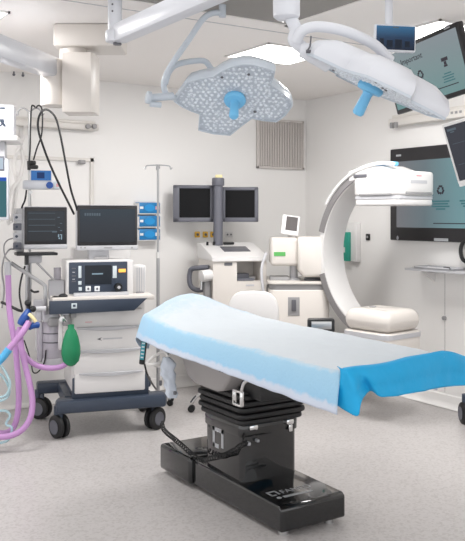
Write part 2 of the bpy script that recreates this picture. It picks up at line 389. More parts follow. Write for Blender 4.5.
# blue glove boxes in a wire rack
a = BW.rect(137.5, 200.5, 158, 240, -.06)
t = thing('glove_rack', ((a[0]+a[1])/2, WY, a[2]), 'white wire rack on the back wall holding three blue boxes', 'rack')
b = B().m(M['white']); H = (a[3]-a[2])/3
for i in range(3):
    z = a[2]+i*H
    b.span(a[0]-.006, a[1]+.006, WY-.10, WY, z-.004, z+.003).span(a[0]-.008, a[0]-.002, WY-.10, WY, z, z+H*.8).span(a[1]+.002, a[1]+.008, WY-.10, WY, z, z+H*.8)
b.span(a[0]-.008, a[1]+.008, WY-.006, WY, a[2]-.01, a[3]); b.build('rack_frame', t)
for i, lab in enumerate(('blue glove box with a white end, lowest of the three in the rack', 'plain bright blue glove box, middle of the three in the rack', 'blue glove box with a pink end, topmost of the three in the rack')):
    z = a[2]+i*H+.005; h = H-.022
    t = thing('glove_box', ((a[0]+a[1])/2, WY-.06, z), lab, 'glove box', 'blue glove boxes in the wall rack')
    B().m(M['glove']).span(a[0], a[1], WY-.095, WY-.01, z, z+h, .003).build('carton', t)
    cx = (a[0]+a[1])/2
    b = B().m(M['gloveb']).prism([(cx+.052*math.cos(k*PI/8), z+h/2+.032*math.sin(k*PI/8)) for k in range(16)], 0, .002, Matrix(((1, 0, 0, 0), (0, 0, -1, WY-.0955), (0, 1, 0, 0), (0, 0, 0, 1)))); b.build('opening', t)
    b = B().m(M['paper']).span(a[0]+.008, a[0]+.04, WY-.0975, WY-.0945, z+h*.4, z+h*.62)
    b.build('print', t)
    b = B()
    if i != 1: b.m(M['pink'] if i == 2 else M['paper']).span(a[1]-.045, a[1]-.004, WY-.0975, WY-.0945, z+h*.35, z+h*.65).build('end_print', t)

# ------------------------------------------------------------------ supply pendant at the left
t = thing('supply_pendant', at(80, 110, 5.1), 'bulky white ceiling supply pendant with an arm reaching to the left edge', 'ceiling pendant')
CF = -YAW
P = Fr((at(80, 200, 5.0).x, at(80, 200, 5.0).y, 0), CF)
a = P.rect(53, 26, 118, 46, 0); b = B(P.T).m(M['warm']).span(a[0], a[1]+.02, 0, .30, a[2], CEIL, .015); b.build('ceiling_housing', t)
a = P.rect(56, 45, 84, 54, 0); b = B(P.T).m(M['warm']); b.cyl(((a[0]+a[1])/2, .11, a[2]-.05), ((a[0]+a[1])/2, .11, a[3]+.02), (a[1]-a[0])/2, n=24); b.build('collar', t)
a = P.rect(62, 52, 94, 112, 0); xm = (a[0]+a[1])/2
b = B(P.T).m(M['warm']).prism([(a[0], 0), (a[1]-.02, 0), (a[1], .03), (a[1], .2), (a[0], .2)], a[2], a[3], None, .006); b.build('column', t)
a = P.rect(42, 68, 64, 105, .02); b = B(P.T).m(M['warm']).cyl((a[1]-.075, .09, a[2]), (a[1]-.075, .09, a[3]+.06), .085, n=24, bev=.01); b.build('joint', t)
s_, e_ = at(50, 67, 5.05), at(-70, 22, 3.55)
d = (s_-e_); L = Matrix.Translation(e_) @ d.to_track_quat('Y', 'Z').to_matrix().to_4x4()
b = B().m(M['cool']).box((0, d.length/2, 0), (.11, d.length+.12, .125), .02, L); b.build('arm', t)
for i, px in enumerate((12, 21)):
    q = BW.q(px, 71.5); p = Vector((q.x, WY-.05, CEIL)); o = B().m(M['dgrey']).cyl(p, p-U*.02, .007).cyl(p-U*.02, p-U*.035, .013, .009).build('ceiling_nozzle')
    tag(o, ('small dark ceiling nozzle over the door, the one nearer the left edge', 'small dark ceiling nozzle over the door, the one nearer the pendant')[i], 'nozzle', 'dark ceiling nozzles')
# hanging shelf with equipment at the far left edge
E_ = Fr((at(0, 200, 5.4).x, at(0, 200, 5.4).y, 0), CF+math.radians(8))
zs = E_.q(0, 138.5).z; xr = E_.q(18, 138).x
t = thing('pendant_shelf', E_.T@Vector((xr-.25, 0, zs)), 'white hanging shelf cut off by the left edge with a grey bracket below', 'shelf')
B(E_.T).m(M['white']).span(xr-.5, xr, -.02, .32, zs-.015, zs+.02, .01).build('shelf_plate', t)
B(E_.T).m(M['lgrey']).span(xr-.30, xr-.09, .05, .15, zs-.42, zs-.015, .01).build('bracket', t)
B(E_.T).m(M['lgrey']).cyl((xr-.28, .2, zs), (xr-.28, .2, CEIL), .035).build('post', t)
a = E_.rect(-20, 104, 14, 134, .01)
t = thing('white_monitor', E_.T@Vector((a[1]-.15, .1, zs+.02)), 'white monitor with dark lines standing on the hanging shelf at the left edge', 'monitor')
B(E_.T).m(M['cool']).span(a[0]-.1, a[1], .01, .14, zs+.02, a[3], .015).build('housing', t)
b = B(E_.T).m(M['navy'])
q = E_.rect(-4, 107, 5, 109, .008); b.span(q[0], q[1], .006, .012, q[2], q[3])
q = E_.rect(-2, 119, 4, 121, .008); b.span(q[0], q[1], .006, .012, q[2], q[3])
q1 = E_.q(1, 121, .006); q2 = E_.q(5, 126, .006); b.cyl((q1.x, .008, q1.z), (q2.x, .008, q2.z), .008, n=6); q3 = E_.q(0, 126, .006); b.cyl((q3.x, .008, q3.z), (E_.q(4, 121, .006).x, .008, E_.q(4, 121, .006).z), .005, n=6); b.build('front_marking', t)
a = E_.rect(-40, 177, 6.5, 217, .0)
t = thing('teal_display', E_.T@Vector((a[1]-.15, 0, a[2])), 'teal display with a blue top strip in a white frame at the left edge', 'monitor')
B(E_.T).m(M['cool']).span(a[0], a[1]+.012, 0, .06, a[2]-.02, a[3]+.125, .012).build('housing', t)
TEALS = emit('teal_screen', (52, 104, 112), .7)
B(E_.T).m(TEALS).span(a[0]+.02, a[1], -.004, .001, a[2], a[3]-.025).build('display', t)
B(E_.T).m(emit('blue_strip', (30, 80, 170), .8)).span(a[0]+.02, a[1], -.004, .001, a[3]-.025, a[3]).build('blue_strip', t)
q = E_.rect(-20, 156, 4.5, 171, 0); b = B(E_.T).m(M['slate']).span(q[0], q[1], -.003, .001, q[2], q[3]); b.m(emit('pale_screen', (190, 205, 220), .7)).span(q[0]+.01, q[1]-.008, -.005, 0, q[2]+.012, q[3]-.012); b.build('side_display', t)
B(E_.T).m(M['lgrey']).span(a[1]-.22, a[1]-.1, .06, .16, a[3]-.2, zs-.4, .01).build('mount', t)
# milky hoses from the rail
for k, (pts, lab) in enumerate((
    ([(17, 123, 6.72), (19, 140, 6.6), (23, 160, 6.5), (20, 178, 6.3), (12, 190, 6.2), (7, 205, 6.1), (9, 225, 6.1)], 'milky white hose hanging from the wall rail nearest the left edge'),
    ([(26, 124, 6.75), (23, 138, 6.55), (17, 152, 6.5), (14, 166, 6.4), (17, 182, 6.3), (15, 200, 6.2), (12, 222, 6.15)], 'milky white hose crossing another behind the left screens'))):
    o = B().m(M['tubew']).tube([at(*p_) for p_ in pts], .016, 8).build('gas_hose'); tag(o, lab, 'hose', 'milky hoses below the wall rail')

# tube and beam arm from the ceiling
t = thing('ceiling_boom', at(115, 42, 4.2), 'white ceiling tube with a broad beam running up to the right', 'ceiling arm')
p = at(115, 36, 4.2); b = B().m(M['cool']).cyl(p, (p.x, p.y, CEIL), .037, n=24); b.build('drop_tube', t)
b = B().m(M['dgrey'])
for dz in (.12, .155):
    qv = Vector((p.x, p.y, p.z+dz))-F*.036-R*.008; b.ball(qv, .005)
b.build('screw', t)
b = B().m(M['cool']).cyl(p-U*.035, p+U*.03, .05, n=24, bev=.012); b.build('elbow', t)
b = B().m(M['dgrey']).cyl(p-U*.046+R*.012, p-U*.034+R*.012, .022, n=16); b.build('end_cap', t)
s_, e_ = at(119, 34, 4.2), at(245, -22, 3.3); d = e_-s_; L = Matrix.Translation(s_) @ d.to_track_quat('Y', 'Z').to_matrix().to_4x4()
b = B().m(M['cool']).box((0, d.length/2, 0), (.085, d.length, .10), .02, L); b.build('beam', t)
hub = at(245, -22, 3.3); b = B().m(M['cool']).cyl((hub.x, hub.y, hub.z-.07), (hub.x, hub.y, CEIL), .07, n=24); b.build('hub', t)

# ------------------------------------------------------------------ surgical lights
OUT = [(173.7, 100.2), (186.8, 81.3), (200, 77.5), (212.9, 75.5), (221, 70), (231.8, 65.3), (242, 63), (252, 63), (264, 66), (275.3, 69.7), (274, 76), (271, 82.7), (281, 90), (291.3, 98.7), (292.8, 104.5), (286, 114), (276.8, 121), (265, 120), (252, 117.6), (243, 124), (230.3, 134.4), (214, 133), (198.4, 129.2), (199, 121), (199.8, 113.2), (191, 110), (182.4, 106)]
cA = at(235, 98, 4.6)
nA = (-F*.60-U*.79-R*.05).normalized()        # underside normal: down and towards the camera
exA = (R-nA*R.dot(nA)).normalized(); eyA = nA.cross(exA)
MA = Matrix((exA, eyA, nA)).transposed().to_4x4(); MA.translation = cA
POLY = []
for px, py in OUT:
    v = MA.inverted() @ on_plane(px, py, cA, nA); POLY.append((v.x, v.y))
def inset(poly, k): return [(x*k, y*k) for x, y in poly]
def inside(x, y, poly):
    c = False; n_ = len(poly)
    for i in range(n_):
        x1, y1 = poly[i]; x2, y2 = poly[i-1]
        if (y1 > y) != (y2 > y) and x < (x2-x1)*(y-y1)/(y2-y1)+x1: c = not c
    return c
def lamp_head(T, root, shell='shell', dome=.10, poly=POLY):
    """T: local frame, +z out of the lit underside"""
    b = B(T).m(M[shell])
    rings = [(1.0, 0.0), (1.01, -.012), (1.0, -.035), (.93, -.035-dome*.45), (.72, -.035-dome*.85), (.3, -.035-dome)]
    n_ = len(poly); vs = []; fs = []
    for k, z in rings: vs += [(x*k, y*k, z) for x, y in poly]
    for r_ in range(len(rings)-1):
        for i in range(n_): j = (i+1) % n_; fs.append([r_*n_+i, r_*n_+j, (r_+1)*n_+j, (r_+1)*n_+i])
    fs.append([(len(rings)-1)*n_+i for i in range(n_)])
    b.add(vs, fs)
    sh = b.build('housing', root, 50)
    b = B(T).m(M['led']).prism(inset(poly, .972), -.01, .004); b.build('light_face', root)
    b = B(T).m(M['shell']); ib = inset(poly, .972); vs = []; fs = []
    for i in range(n_): vs += [(poly[i][0], poly[i][1], .0), (poly[i][0], poly[i][1], .012), (ib[i][0], ib[i][1], .012), (ib[i][0], ib[i][1], .0)]
    for i in range(n_):
        j = (i+1) % n_
        for k in range(4): fs.append([i*4+k, j*4+k, j*4+(k+1) % 4, i*4+(k+1) % 4])
    b.add(vs, fs); b.build('rim', root)
    lens = B(T).m(M['lens']); st = .034; rr = random.Random(3); row = 0; y = -.4
    while y < .4:
        x = -.5+(row % 2)*st/2
        while x < .5:
            if inside(x/.9, y/.9, poly) and math.hypot(x, y) > .085:
                lens.m(M['dgrey'] if rr.random() < .04 else M['lens']).lathe([(.0085+.003*rr.random(), .0035), (.007, .008), (.003, .010)], Matrix.Translation((x+rr.uniform(-.005, .005), y+rr.uniform(-.005, .005), 0)), 7)
            x += st
        y += st*.87; row += 1
    lens.build('lens_array', root)
    h = B(T).m(M['blue']).lathe([(.060, .004), (.063, .02), (.055, .035), (.026, .04), (.023, .05), (.025, .10), (.027, .14), (.02, .15), (.008, .153)], None, 24)
    h.build('handle', root)
tA = thing('surgical_light', cA, 'big surgical lamp with its dotted lit face and blue handle turned to the camera', 'surgical light', 'surgical lights')
lamp_head(MA, tA)
b = B().m(M['shell'])
p = at(222.5, 0, 4.45); pe = at(222.5, 17, 4.45)
b.cyl((p.x, p.y, CEIL), pe, .02, n=16); b.build('drop_tube', tA)
B().m(M['shell']).cyl((p.x, p.y, CEIL-.02), (p.x, p.y, CEIL), .06, n=20).build('ceiling_rose', tA)
b = B().m(M['shell']).tube([at(222.5, 13, 4.45), at(213, 13, 4.45), at(203, 19, 4.46), at(190, 38, 4.5), at(172, 64, 4.55), at(165, 78, 4.56), at(164, 88, 4.58), at(168, 96, 4.6), at(176, 98, 4.62)], .017, 12); b.build('spring_arm', tA)
b = B().m(M['shell']).tube([at(165, 84, 4.57), at(169, 72, 4.58), at(176, 65, 4.6), at(190, 61.5, 4.63), at(204, 61, 4.66), at(210, 67, 4.68), at(215, 76, 4.7)], .017, 12); b.build('yoke', tA)
b = B().m(M['shell']).cyl(at(150, 98, 4.55), at(173, 96, 4.6), .022, n=16).cyl(at(146, 97, 4.54), at(151, 98, 4.55), .036, n=16, bev=.008).cyl(at(150, 104, 4.54), at(161, 105, 4.56), .016, n=12); b.build('control_knob', tA)

cB = at(372, 85, 3.72)
nB = -(R*.40+U*.82-F*.115).normalized()          # underside normal: down, left and slightly away
exB = (R-nB*R.dot(nB)).normalized(); eyB = nB.cross(exB)
MB = Matrix((exB, eyB, nB)).transposed().to_4x4(); MB.translation = cB
tB = thing('surgical_light', cB, 'white surgical lamp seen from its back with the blue handle pointing down', 'surgical light', 'surgical lights')
ang = math.radians(200)
POLB = [((x*math.cos(ang)-y*math.sin(ang)), (x*math.sin(ang)+y*math.cos(ang))) for x, y in POLY]
lamp_head(MB, tB, 'cool', dome=.085, poly=[(x*1.06, y*1.06) for x, y in POLB])
p = at(286.5, 0, 3.75); pe = at(286.5, 14, 3.75)
b = B().m(M['cool']).cyl((p.x, p.y, CEIL), pe, .062, n=28).lathe([(.062, 0), (.06, -.014), (.045, -.026), (.02, -.03)], Matrix.Translation(pe), 28); b.build('drop_tube', tB)
b = B().m(M['cool']).tube([at(290, 17, 3.75), at(296, 30, 3.74), at(294, 40, 3.74), at(303, 48, 3.74)], .03, 14); b.build('joint', tB)
b = B().m(M['cool']).tube([at(297, 42, 3.72), at(301, 32, 3.7), at(312, 27, 3.7), at(328, 27.5, 3.7), at(346, 31.5, 3.72), at(362, 38, 3.75), at(376, 46, 3.8), at(390, 60, 3.86)], .025, 14); b.build('yoke', tB)
b = B().m(M['cool']).tube([at(300, 50, 3.72), at(312, 53, 3.72), at(330, 60, 3.74)], .05, 14, rs=lambda k: .03+.03*k); b.build('arm_socket', tB)
b = B().m(M['dgrey']).tube([at(311, 36, 3.66), at(310, 46, 3.66), at(307, 51, 3.66)], .004, 6).cyl(at(306, 51.5, 3.66), at(311, 51.5, 3.66), .008, n=8); b.build('latch_pin', tB)

# small ceiling screen
cS = at(395.5, 38, 4.05)
exS = (R*.97+F*.1+U*(-.02)).normalized(); nS = (-F).copy(); nS = (nS-exS*nS.dot(exS)).normalized(); eyS = nS.cross(exS)
MS = Matrix((exS, eyS, nS)).transposed().to_4x4(); MS.translation = cS
t = thing('ceiling_screen', cS, 'small dark blue screen on a slim white ceiling pole', 'screen')
B(MS).m(M['cool']).box((0, 0, -.015), (.212, .135, .03), .008).build('housing', t)
SB = emit_grad('blue_screen', [(28, 40, 60), (40, 66, 98), (66, 122, 166)], 2, .55)
B(MS).m(SB).box((0, 0, .001), (.195, .118, .003)).build('display', t)
b = B(MS).m(emit('screen_dim_blue', (26, 38, 56), .5))
for x, w, h in ((-.07, .02, .05), (-.03, .03, .035), (.015, .035, .045), (.06, .025, .03)): b.box((x, -.03, .003), (w, h, .001))
b.m(M['scrdim']).box((0, .052, .003), (.03, .006, .001)); b.build('screen_picture', t)
pp = at(389, 40, 4.08); B().m(M['cool']).cyl((pp.x, pp.y, cS.z-.02), (pp.x, pp.y, CEIL), .02, n=16).build('pole', t)

# large tilted ceiling screen
def camvec(x, y, z): return R*x+U*y+F*z
def tilted_screen(name, label, c, ex, ey, back, w, h, screenmat, frame_w, bm_, pole_top):
    T = Matrix((ex, ey, -back)).transposed().to_4x4(); T.translation = c
    t = thing(name, c, label, 'screen')
    B(T).m(bm_).box((0, 0, -.025), (w, h, .05), .008).build('housing', t)
    B(T).m(screenmat).box((0, frame_w*.0, .001), (w-2*frame_w, h-2*frame_w*1.3, .004)).build('display', t)
    return t, T
w_, h_ = .72, .42
t, T = tilted_screen('ceiling_screen', 'big tilted screen hung from the ceiling showing three icons on a teal slide', CAM+camvec(1.21, .903, 5.106), camvec(.448, .09, -.889), camvec(-.248, .968, -.027), camvec(.859, .233, .457), w_, h_,
    emit_grad('teal_slide', [(112, 150, 150), (128, 150, 152), (140, 148, 154)], 2, .66), .022, M['bezel'], None)
b = B(T)
def tb(x0, x1, y0, y1): b.box(((x0+x1)/2, (y0+y1)/2, .004), (x1-x0, y1-y0, .0015))
b.m(M['ink']).text('Important', .052, Matrix.Translation((-.20, .088, .004)))
b.m(M['inkteal']); tb(-.20, -.12, .045, .054)
def icon3(cx, cy, r):
    b.m(M['ink'])
    for k in range(3):
        L = Matrix.Translation((cx, cy, .004)) @ Matrix.Rotation(2*PI*k/3, 4, 'Z')
        b.box((0, r*.72, 0), (r*.9, r*.4, .0015), 0, L).box((r*.55, r*.3, 0), (r*.4, r*.5, .0015), 0, L)
icon3(-.045, -.01, .030)
b.m(M['ink']); b.box((.19, .028, .004), (.055, .022, .0015)).box((.19, .005, .004), (.02, .02, .0015)).box((.19, -.012, .004), (.03, .012, .0015))
b.box((-.26, -.025, .004), (.025, .04, .0015)).box((-.255, -.052, .004), (.05, .012, .0015))
b.m(M['inkteal'])
for cx in (-.25, -.04, .19):
    for i, ww in enumerate((.06, .10, .085, .10)): tb(cx-ww/2, cx+ww/2, -.062-i*.016, -.055-i*.016)
b.m(M['ink']); tb(-.12, .26, -.137, -.131)
b.build('slide_graphics', t)
b = B(T).m(M['logo']); b.box((.27, .197, .001), (.05, .008, .004)); b.build('maker_plate', t)
B(T).m(M['black']).box((0, -.215, -.02), (.16, .03, .03), .006).build('control_strip', t)
pt = T@Vector((.16, .10, -.06)); B().m(M['cool']).cyl(pt, (pt.x, pt.y, CEIL), .035, n=20).build('pole', t)
# light grey framed screen at right edge
ex = camvec(.86, .24, -.45).normalized(); ey = camvec(-.18, .97, -.1); ey = (ey-ex*ey.dot(ex)).normalized(); nf = ex.cross(ey)
TLc = at(441, 125, 4.2); w_, h_ = .42, .325
c = TLc+ex*(w_/2)-ey*(h_/2)
t, T = tilted_screen('ceiling_screen', 'dark screen in a white frame cut off by the right edge beside the wall screen', c, ex, ey, -nf, w_, h_, emit('charcoal_screen', (66, 68, 78), .5), .012, M['white'], None)
b = B(T).m(M['scrdim']); b.box((-.165, .125, .004), (.045, .012, .0015)).box((-.165, .112, .004), (.02, .006, .0015))
for y in (.05, -.06): b.box((-.12, y, .004), (.12, .002, .0015))
b.build('screen_lettering', t)
b = B(T).m(M['white']).box((0, -h_/2+.005, .004), (w_-.01, .03, .014), .004); b.build('lower_frame', t)
b = B(T).m(M['dgrey'])
for i in range(6): b.box((-.165+i*.022, -h_/2+.005, .0115), (.009, .009, .001))
b.build('button', t)
pt = T@Vector((.05, .1, -.06)); B().m(M['cool']).cyl(pt, (pt.x, pt.y, CEIL), .03, n=16).build('pole', t)

# ------------------------------------------------------------------ operating table
T0 = Vector((2.55, 3.87, 0))
tt = thing('operating_table', T0, 'operating table on a glossy black pedestal with a long black foot plate', 'operating table')
b = B().m(M['gloss'])
prof = [(3.25, .025), (3.25, .14), (3.27, .155), (4.15, .17), (4.15, .025)]
b.prism([(y, z) for y, z in prof], 2.37, 2.785, Matrix(((0, 0, 1, 0), (1, 0, 0, 0), (0, 1, 0, 0), (0, 0, 0, 1))), 0)
bs = b.build('foot_plate', tt)
md = bs.modifiers.new('bev', 'BEVEL'); md.width = .012; md.segments = 3
b = B().m(M['gloss']).span(2.345, 2.80, 4.12, 4.50, .025, .182, .02, None, 3); b.build('rear_foot', tt)
b = B().m(M['steel'])
for x, y in ((2.42, 3.30), (2.71, 3.30), (2.42, 4.43), (2.71, 4.43)): b.cyl((x, y, 0), (x, y, .03), .028, n=12)
b.build('levelling_foot', tt)
# column
b = B().m(M['gloss'])
def rr(x0, x1, y0, y1, r, k=4):
    pts = []
    for cx, cy, a0 in ((x1-r, y1-r, 0), (x0+r, y1-r, 90), (x0+r, y0+r, 180), (x1-r, y0+r, 270)):
        for i in range(k+1): a_ = math.radians(a0+90*i/k); pts.append((cx+r*math.cos(a_), cy+r*math.sin(a_)))
    return pts
b.prism(rr(2.395, 2.765, 3.64, 4.03, .035), .15, .455, None); b.build('column', tt)
b = B().m(M['gloss']).prism(rr(2.385, 2.775, 3.63, 4.04, .04), .405, .47, None, .008); b.build('column_collar', tt)
b = B().m(M['rubber'])
z = .475
for i in range(5):
    k = (.0, .012, .006, .014, .004)[i]
    b.prism(rr(2.365-k, 2.79+k, 3.60-k, 4.055+k, .045), z, z+.028, None, .010); b.prism(rr(2.385, 2.75, 3.62, 4.04, .04), z+.02, z+.04); z += .034
b.build('bellows', tt)
b = B().m(M['black']).span(2.42, 2.74, 3.50, 3.96, .62, .84, .01); b.build('upper_column', tt)
# grey shroud
b = B().m(M['shroud'])
side = [(3.80, .63), (4.02, .635), (4.09, .655), (4.14, .70), (4.19, .78), (4.30, .84), (3.60, .84), (3.66, .72), (3.72, .65)]
b.prism(side, 2.32, 2.76, Matrix(((0, 0, 1, 0), (1, 0, 0, 0), (0, 1, 0, 0), (0, 0, 0, 1))), .02); b.build('shroud', tt, 60)
b = B().m(M['under']).span(2.22, 2.74, 2.60, 3.32, .85, .90, .012).span(2.22, 2.74, 3.34, 3.74, .84, .90, .012).span(2.22, 2.74, 3.76, 4.42, .84, .90, .012); b.build('table_top', tt)
b = B().m(M['black'])
for y0, y1 in ((2.58, 3.32), (3.33, 3.75), (3.76, 4.44)): b.span(2.2, 2.76, y0, y1, .90, .958, .02)
b.build('mattress', tt)
b = B().m(M['steel'])
for x in (2.195, 2.765):
    for y0, y1 in ((2.65, 3.30), (3.36, 3.72), (3.8, 4.36)):
        b.span(x-.006, x+.006, y0, y1, .855, .885, .003)
        for y in (y0+.06, y1-.06): b.span(x-.006 if x < 2.5 else x-.03, x+.03 if x < 2.5 else x+.006, y-.012, y+.012, .862, .878)
b.build('side_rail', tt)
# clamps and cable fittings on the column
SV = Fr((2.36, 3.8, 0), -PI/2)       # the long side turned to the camera's left: local x runs toward the foot end
b = B().m(M['chrome'])
p = on_plane(238, 398, Vector((2.30, 0, 0)), Vector((1, 0, 0)))
for dy, dz, sy, sz in ((0, .035, .075, .012), (0, -.035, .075, .012), (.035, 0, .012, .075), (-.035, 0, .012, .075)): b.box((p.x, p.y+dy, p.z+dz), (.02, sy, sz), .003)
b.tube([p+Vector((0, -.03, .03)), p+Vector((0, -.06, .09)), p+Vector((.02, -.09, .11))], .010, 8); b.build('rail_clamp', tt)
def fitting(px, py, plane_y, r=.012):
    q = on_plane(px, py, Vector((0, plane_y, 0)), Vector((0, 1, 0))); return q
b = B().m(M['chrome'])
q = fitting(252, 427, 3.635); b.box((q.x, q.y-.01, q.z), (.05, .03, .03), .008); b.build('latch', tt); b = B().m(M['chrome'])
q = fitting(288, 421, 3.635); b.box((q.x, q.y-.01, q.z), (.05, .03, .03), .008).box((q.x+.005, q.y-.015, q.z-.035), (.025, .012, .04), .004)
b.build('latch', tt)
b = B().m(M['logo'])
q = fitting(247, 443, 3.635); b.box((q.x, q.y-.012, q.z), (.018, .03, .02), .005); b.build('cable_plug', tt); b = B().m(M['logo'])
q = fitting(256, 440, 3.635); b.box((q.x, q.y-.012, q.z), (.014, .03, .016), .004); b.build('cable_plug', tt)
b = B().m(M['paper']); q1 = on_plane(219.5, 367.5, Vector((2.185, 0, 0)), Vector((1, 0, 0))); q2 = on_plane(232, 374.5, Vector((2.185, 0, 0)), Vector((1, 0, 0)))
b.span(2.175, 2.19, q2.y, q1.y, min(q1.z, q2.z)+.012, max(q1.z, q2.z)-.012, .001)
b.m(M['navy'])
for k in range(4): yk = q1.y+(q2.y-q1.y)*(k+.7)/4.4; b.span(2.1735, 2.176, yk-.006, yk+.004, min(q1.z, q2.z)+.016, max(q1.z, q2.z)-.018)
b.build('rail_label', tt)
# the square mark and lettering
def mark(b, L, s):
    t_ = s*.2
    b.box((0, s-t_/2, 0), (s, t_, .001), 0, L).box((-s/2+t_/2, s/2, 0), (t_, s, .001), 0, L).box((s/2-t_/2, s*.55, 0), (t_, s*.9, .001), 0, L).box((-s*.22, t_/2, 0), (s*.55, t_, .001), 0, L)
LX = Matrix(((0, 0, -1, 2.3945), (-1, 0, 0, 3.885), (0, 1, 0, .29), (0, 0, 0, 1)))
b = B().m(M['logo']); mark(b, LX, .115); b.build('column_mark', tt)
sl = math.atan2(.015, .88)
q = on_plane(280, 493, Vector((0, 3.3, .1562)), Vector((0, -math.sin(sl), math.cos(sl))))
# lettering runs along x (across the plate), readable from the foot end
L0 = Matrix.Translation((q.x, q.y, .155+(q.y-3.27)*.01705+.0012)) @ Matrix.Rotation(sl, 4, 'X')
b = B().m(M['logo']); mark(b, L0 @ Matrix.Translation((-.035, -.02, 0)), .06)
b.text('FAMED', .062, L0 @ Matrix.Translation((.008, -.012, 0)), .0004); b.build('lettering', tt)
b = B().m(M['logo']); b.box((.075, -.055, 0), (.185, .022, .001), 0, L0).lathe([(.014, 0), (.014, .001)], L0 @ Matrix.Translation((-.045, -.055, 0)), 12); b.build('name_strip', tt)

# --- pale blue paper drape
def smooth(a, b_, x): k = max(0, min(1, (x-a)/(b_-a))); return k*k*(3-2*k)
def interp(xs, ys, x):
    for i in range(len(xs)-1):
        if x <= xs[i+1]: k = (x-xs[i])/(xs[i+1]-xs[i]); k = max(0, min(1, k)); return ys[i]+(ys[i+1]-ys[i])*k
    return ys[-1]
NS, NT = 72, 90
vs = []; uvs = []; fs = []
for j in range(NT+1):
    t = j/NT
    for i in range(NS+1):
        s = i/NS
        xn = 2.10+.05*t; xf = 2.785+.05*t
        rc = max(0, (t-.86)/.14); cut = .16*(1-math.sqrt(max(0, 1-rc*rc)))
        xn += cut; xf -= cut
        yy0 = 2.455; yf = 2.455+.135*s; yh = 4.52
        y = yf+(yh-yf)*t
        hangn = interp([0, .15, .5, 1], [.155, .15, .13, .12], t); hangf = .15
        if s < .2:
            k = s/.2; x = xn-.012-.03*(1-k)**1.0+.0; z = .975-hangn*(1-k)
            x += .012*k*k
            z = z-.008*k**6
        elif s > .8:
            k = (1-s)/.2; g = smooth(.0, .16, t); x = xf+(.012+.04*(1-k))*g-.02*(1-g); z = .975-hangf*(1-k)
        else:
            k = (s-.2)/.6; x = xn+(xf-xn)*k
            z = .975+.008*math.sin(PI*k)
        z += (.14 if .2 <= s <= .8 else .14)*math.exp(-((x-2.46)/.26)**2-((y-4.34)/.27)**2)
        if t > .9:                                   # falls over the head end
            e = (t-.9)/.1; z -= .13*e*e; y -= .02*e*e
        if s > .62: z -= .016*(1-smooth(0, .1, t))*smooth(.62, .8, s)
        w = noise.noise(Vector((x*5, y*5, z*2)))*.008+noise.noise(Vector((x*16, y*16, z*9)))*.004
        w2 = noise.noise(Vector((y*9, s*3, 4.)))*.012*(1 if s < .2 or s > .8 else 0)*(1-min(1, (s if s < .5 else 1-s)/.2))
        vs.append((x+w2, y, z+(w if .2 <= s <= .8 else w*.4))); uvs.append((s, t))
for j in range(NT):
    for i in range(NS): a_ = j*(NS+1)+i; fs.append([a_, a_+1, a_+NS+2, a_+NS+1])
def drape_mat():
    m = mat('pale_blue_drape', (200, 220, 235), .75, var=.02, scale=20, bump=.25, bscale=70); nt = m.node_tree; b = nt.nodes['Principled BSDF']
    uv = nt.nodes.new('ShaderNodeUVMap'); uv.uv_map = 'UVMap'; sp = nt.nodes.new('ShaderNodeSeparateXYZ'); nt.links.new(uv.outputs[0], sp.inputs[0])
    tc = nt.nodes.new('ShaderNodeTexCoord'); nz = nt.nodes.new('ShaderNodeTexNoise'); nz.inputs['Scale'].default_value = 22; nt.links.new(tc.outputs['Object'], nz.inputs['Vector'])
    ad = nt.nodes.new('ShaderNodeMath'); ad.operation = 'MULTIPLY_ADD'; nt.links.new(nz.outputs['Fac'], ad.inputs[0]); ad.inputs[1].default_value = .05; nt.links.new(sp.outputs[0], ad.inputs[2])
    r = nt.nodes.new('ShaderNodeValToRGB'); cr = r.color_ramp
    cr.elements[0].position = 0; cr.elements[0].color = rgb((196, 202, 216))
    cr.elements[1].position = 1; cr.elements[1].color = rgb((196, 202, 216))
    for p_, c_ in ((.06, (194, 204, 220)), (.08, (150, 194, 222)), (.218, (160, 200, 224)), (.25, (202, 209, 215)), (.85, (202, 209, 215)), (.9, (150, 195, 222))):
        e = cr.elements.new(p_); e.color = rgb(c_)
    nt.links.new(ad.outputs[0], r.inputs[0])
    # blue pad showing at the head end
    r2 = nt.nodes.new('ShaderNodeValToRGB'); r2.color_ramp.elements[0].position = .86; r2.color_ramp.elements[0].color = (0, 0, 0, 1); r2.color_ramp.elements[1].position = .94; r2.color_ramp.elements[1].color = (1, 1, 1, 1)
    a2 = nt.nodes.new('ShaderNodeMath'); a2.operation = 'MULTIPLY_ADD'; nt.links.new(nz.outputs['Fac'], a2.inputs[0]); a2.inputs[1].default_value = .12; nt.links.new(sp.outputs[1], a2.inputs[2]); nt.links.new(a2.outputs[0], r2.inputs[0])
    mx = nt.nodes.new('ShaderNodeMix'); mx.data_type = 'RGBA'; nt.links.new(r.outputs[0], mx.inputs[6]); mx.inputs[7].default_value = rgb((160, 192, 218))
    k = nt.nodes.new('ShaderNodeMath'); k.operation = 'MULTIPLY'; k.inputs[1].default_value = .5; nt.links.new(r2.outputs[0], k.inputs[0]); nt.links.new(k.outputs[0], mx.inputs[0])
    nt.links.new(mx.outputs[2], b.inputs['Base Color'])
    return m
b = B().m(drape_mat()); b.add(vs, fs); dr = b.build('surgical_drape', None, 180)
uvl = dr.data.uv_layers.new(name='UVMap')
for lp in dr.data.loops: uvl.data[lp.index].uv = uvs[lp.vertex_index]
md = dr.modifiers.new('thick', 'SOLIDIFY'); md.thickness = .004; md.offset = -1
tag(dr, 'pale blue and white paper drape spread over the operating table', 'drape')

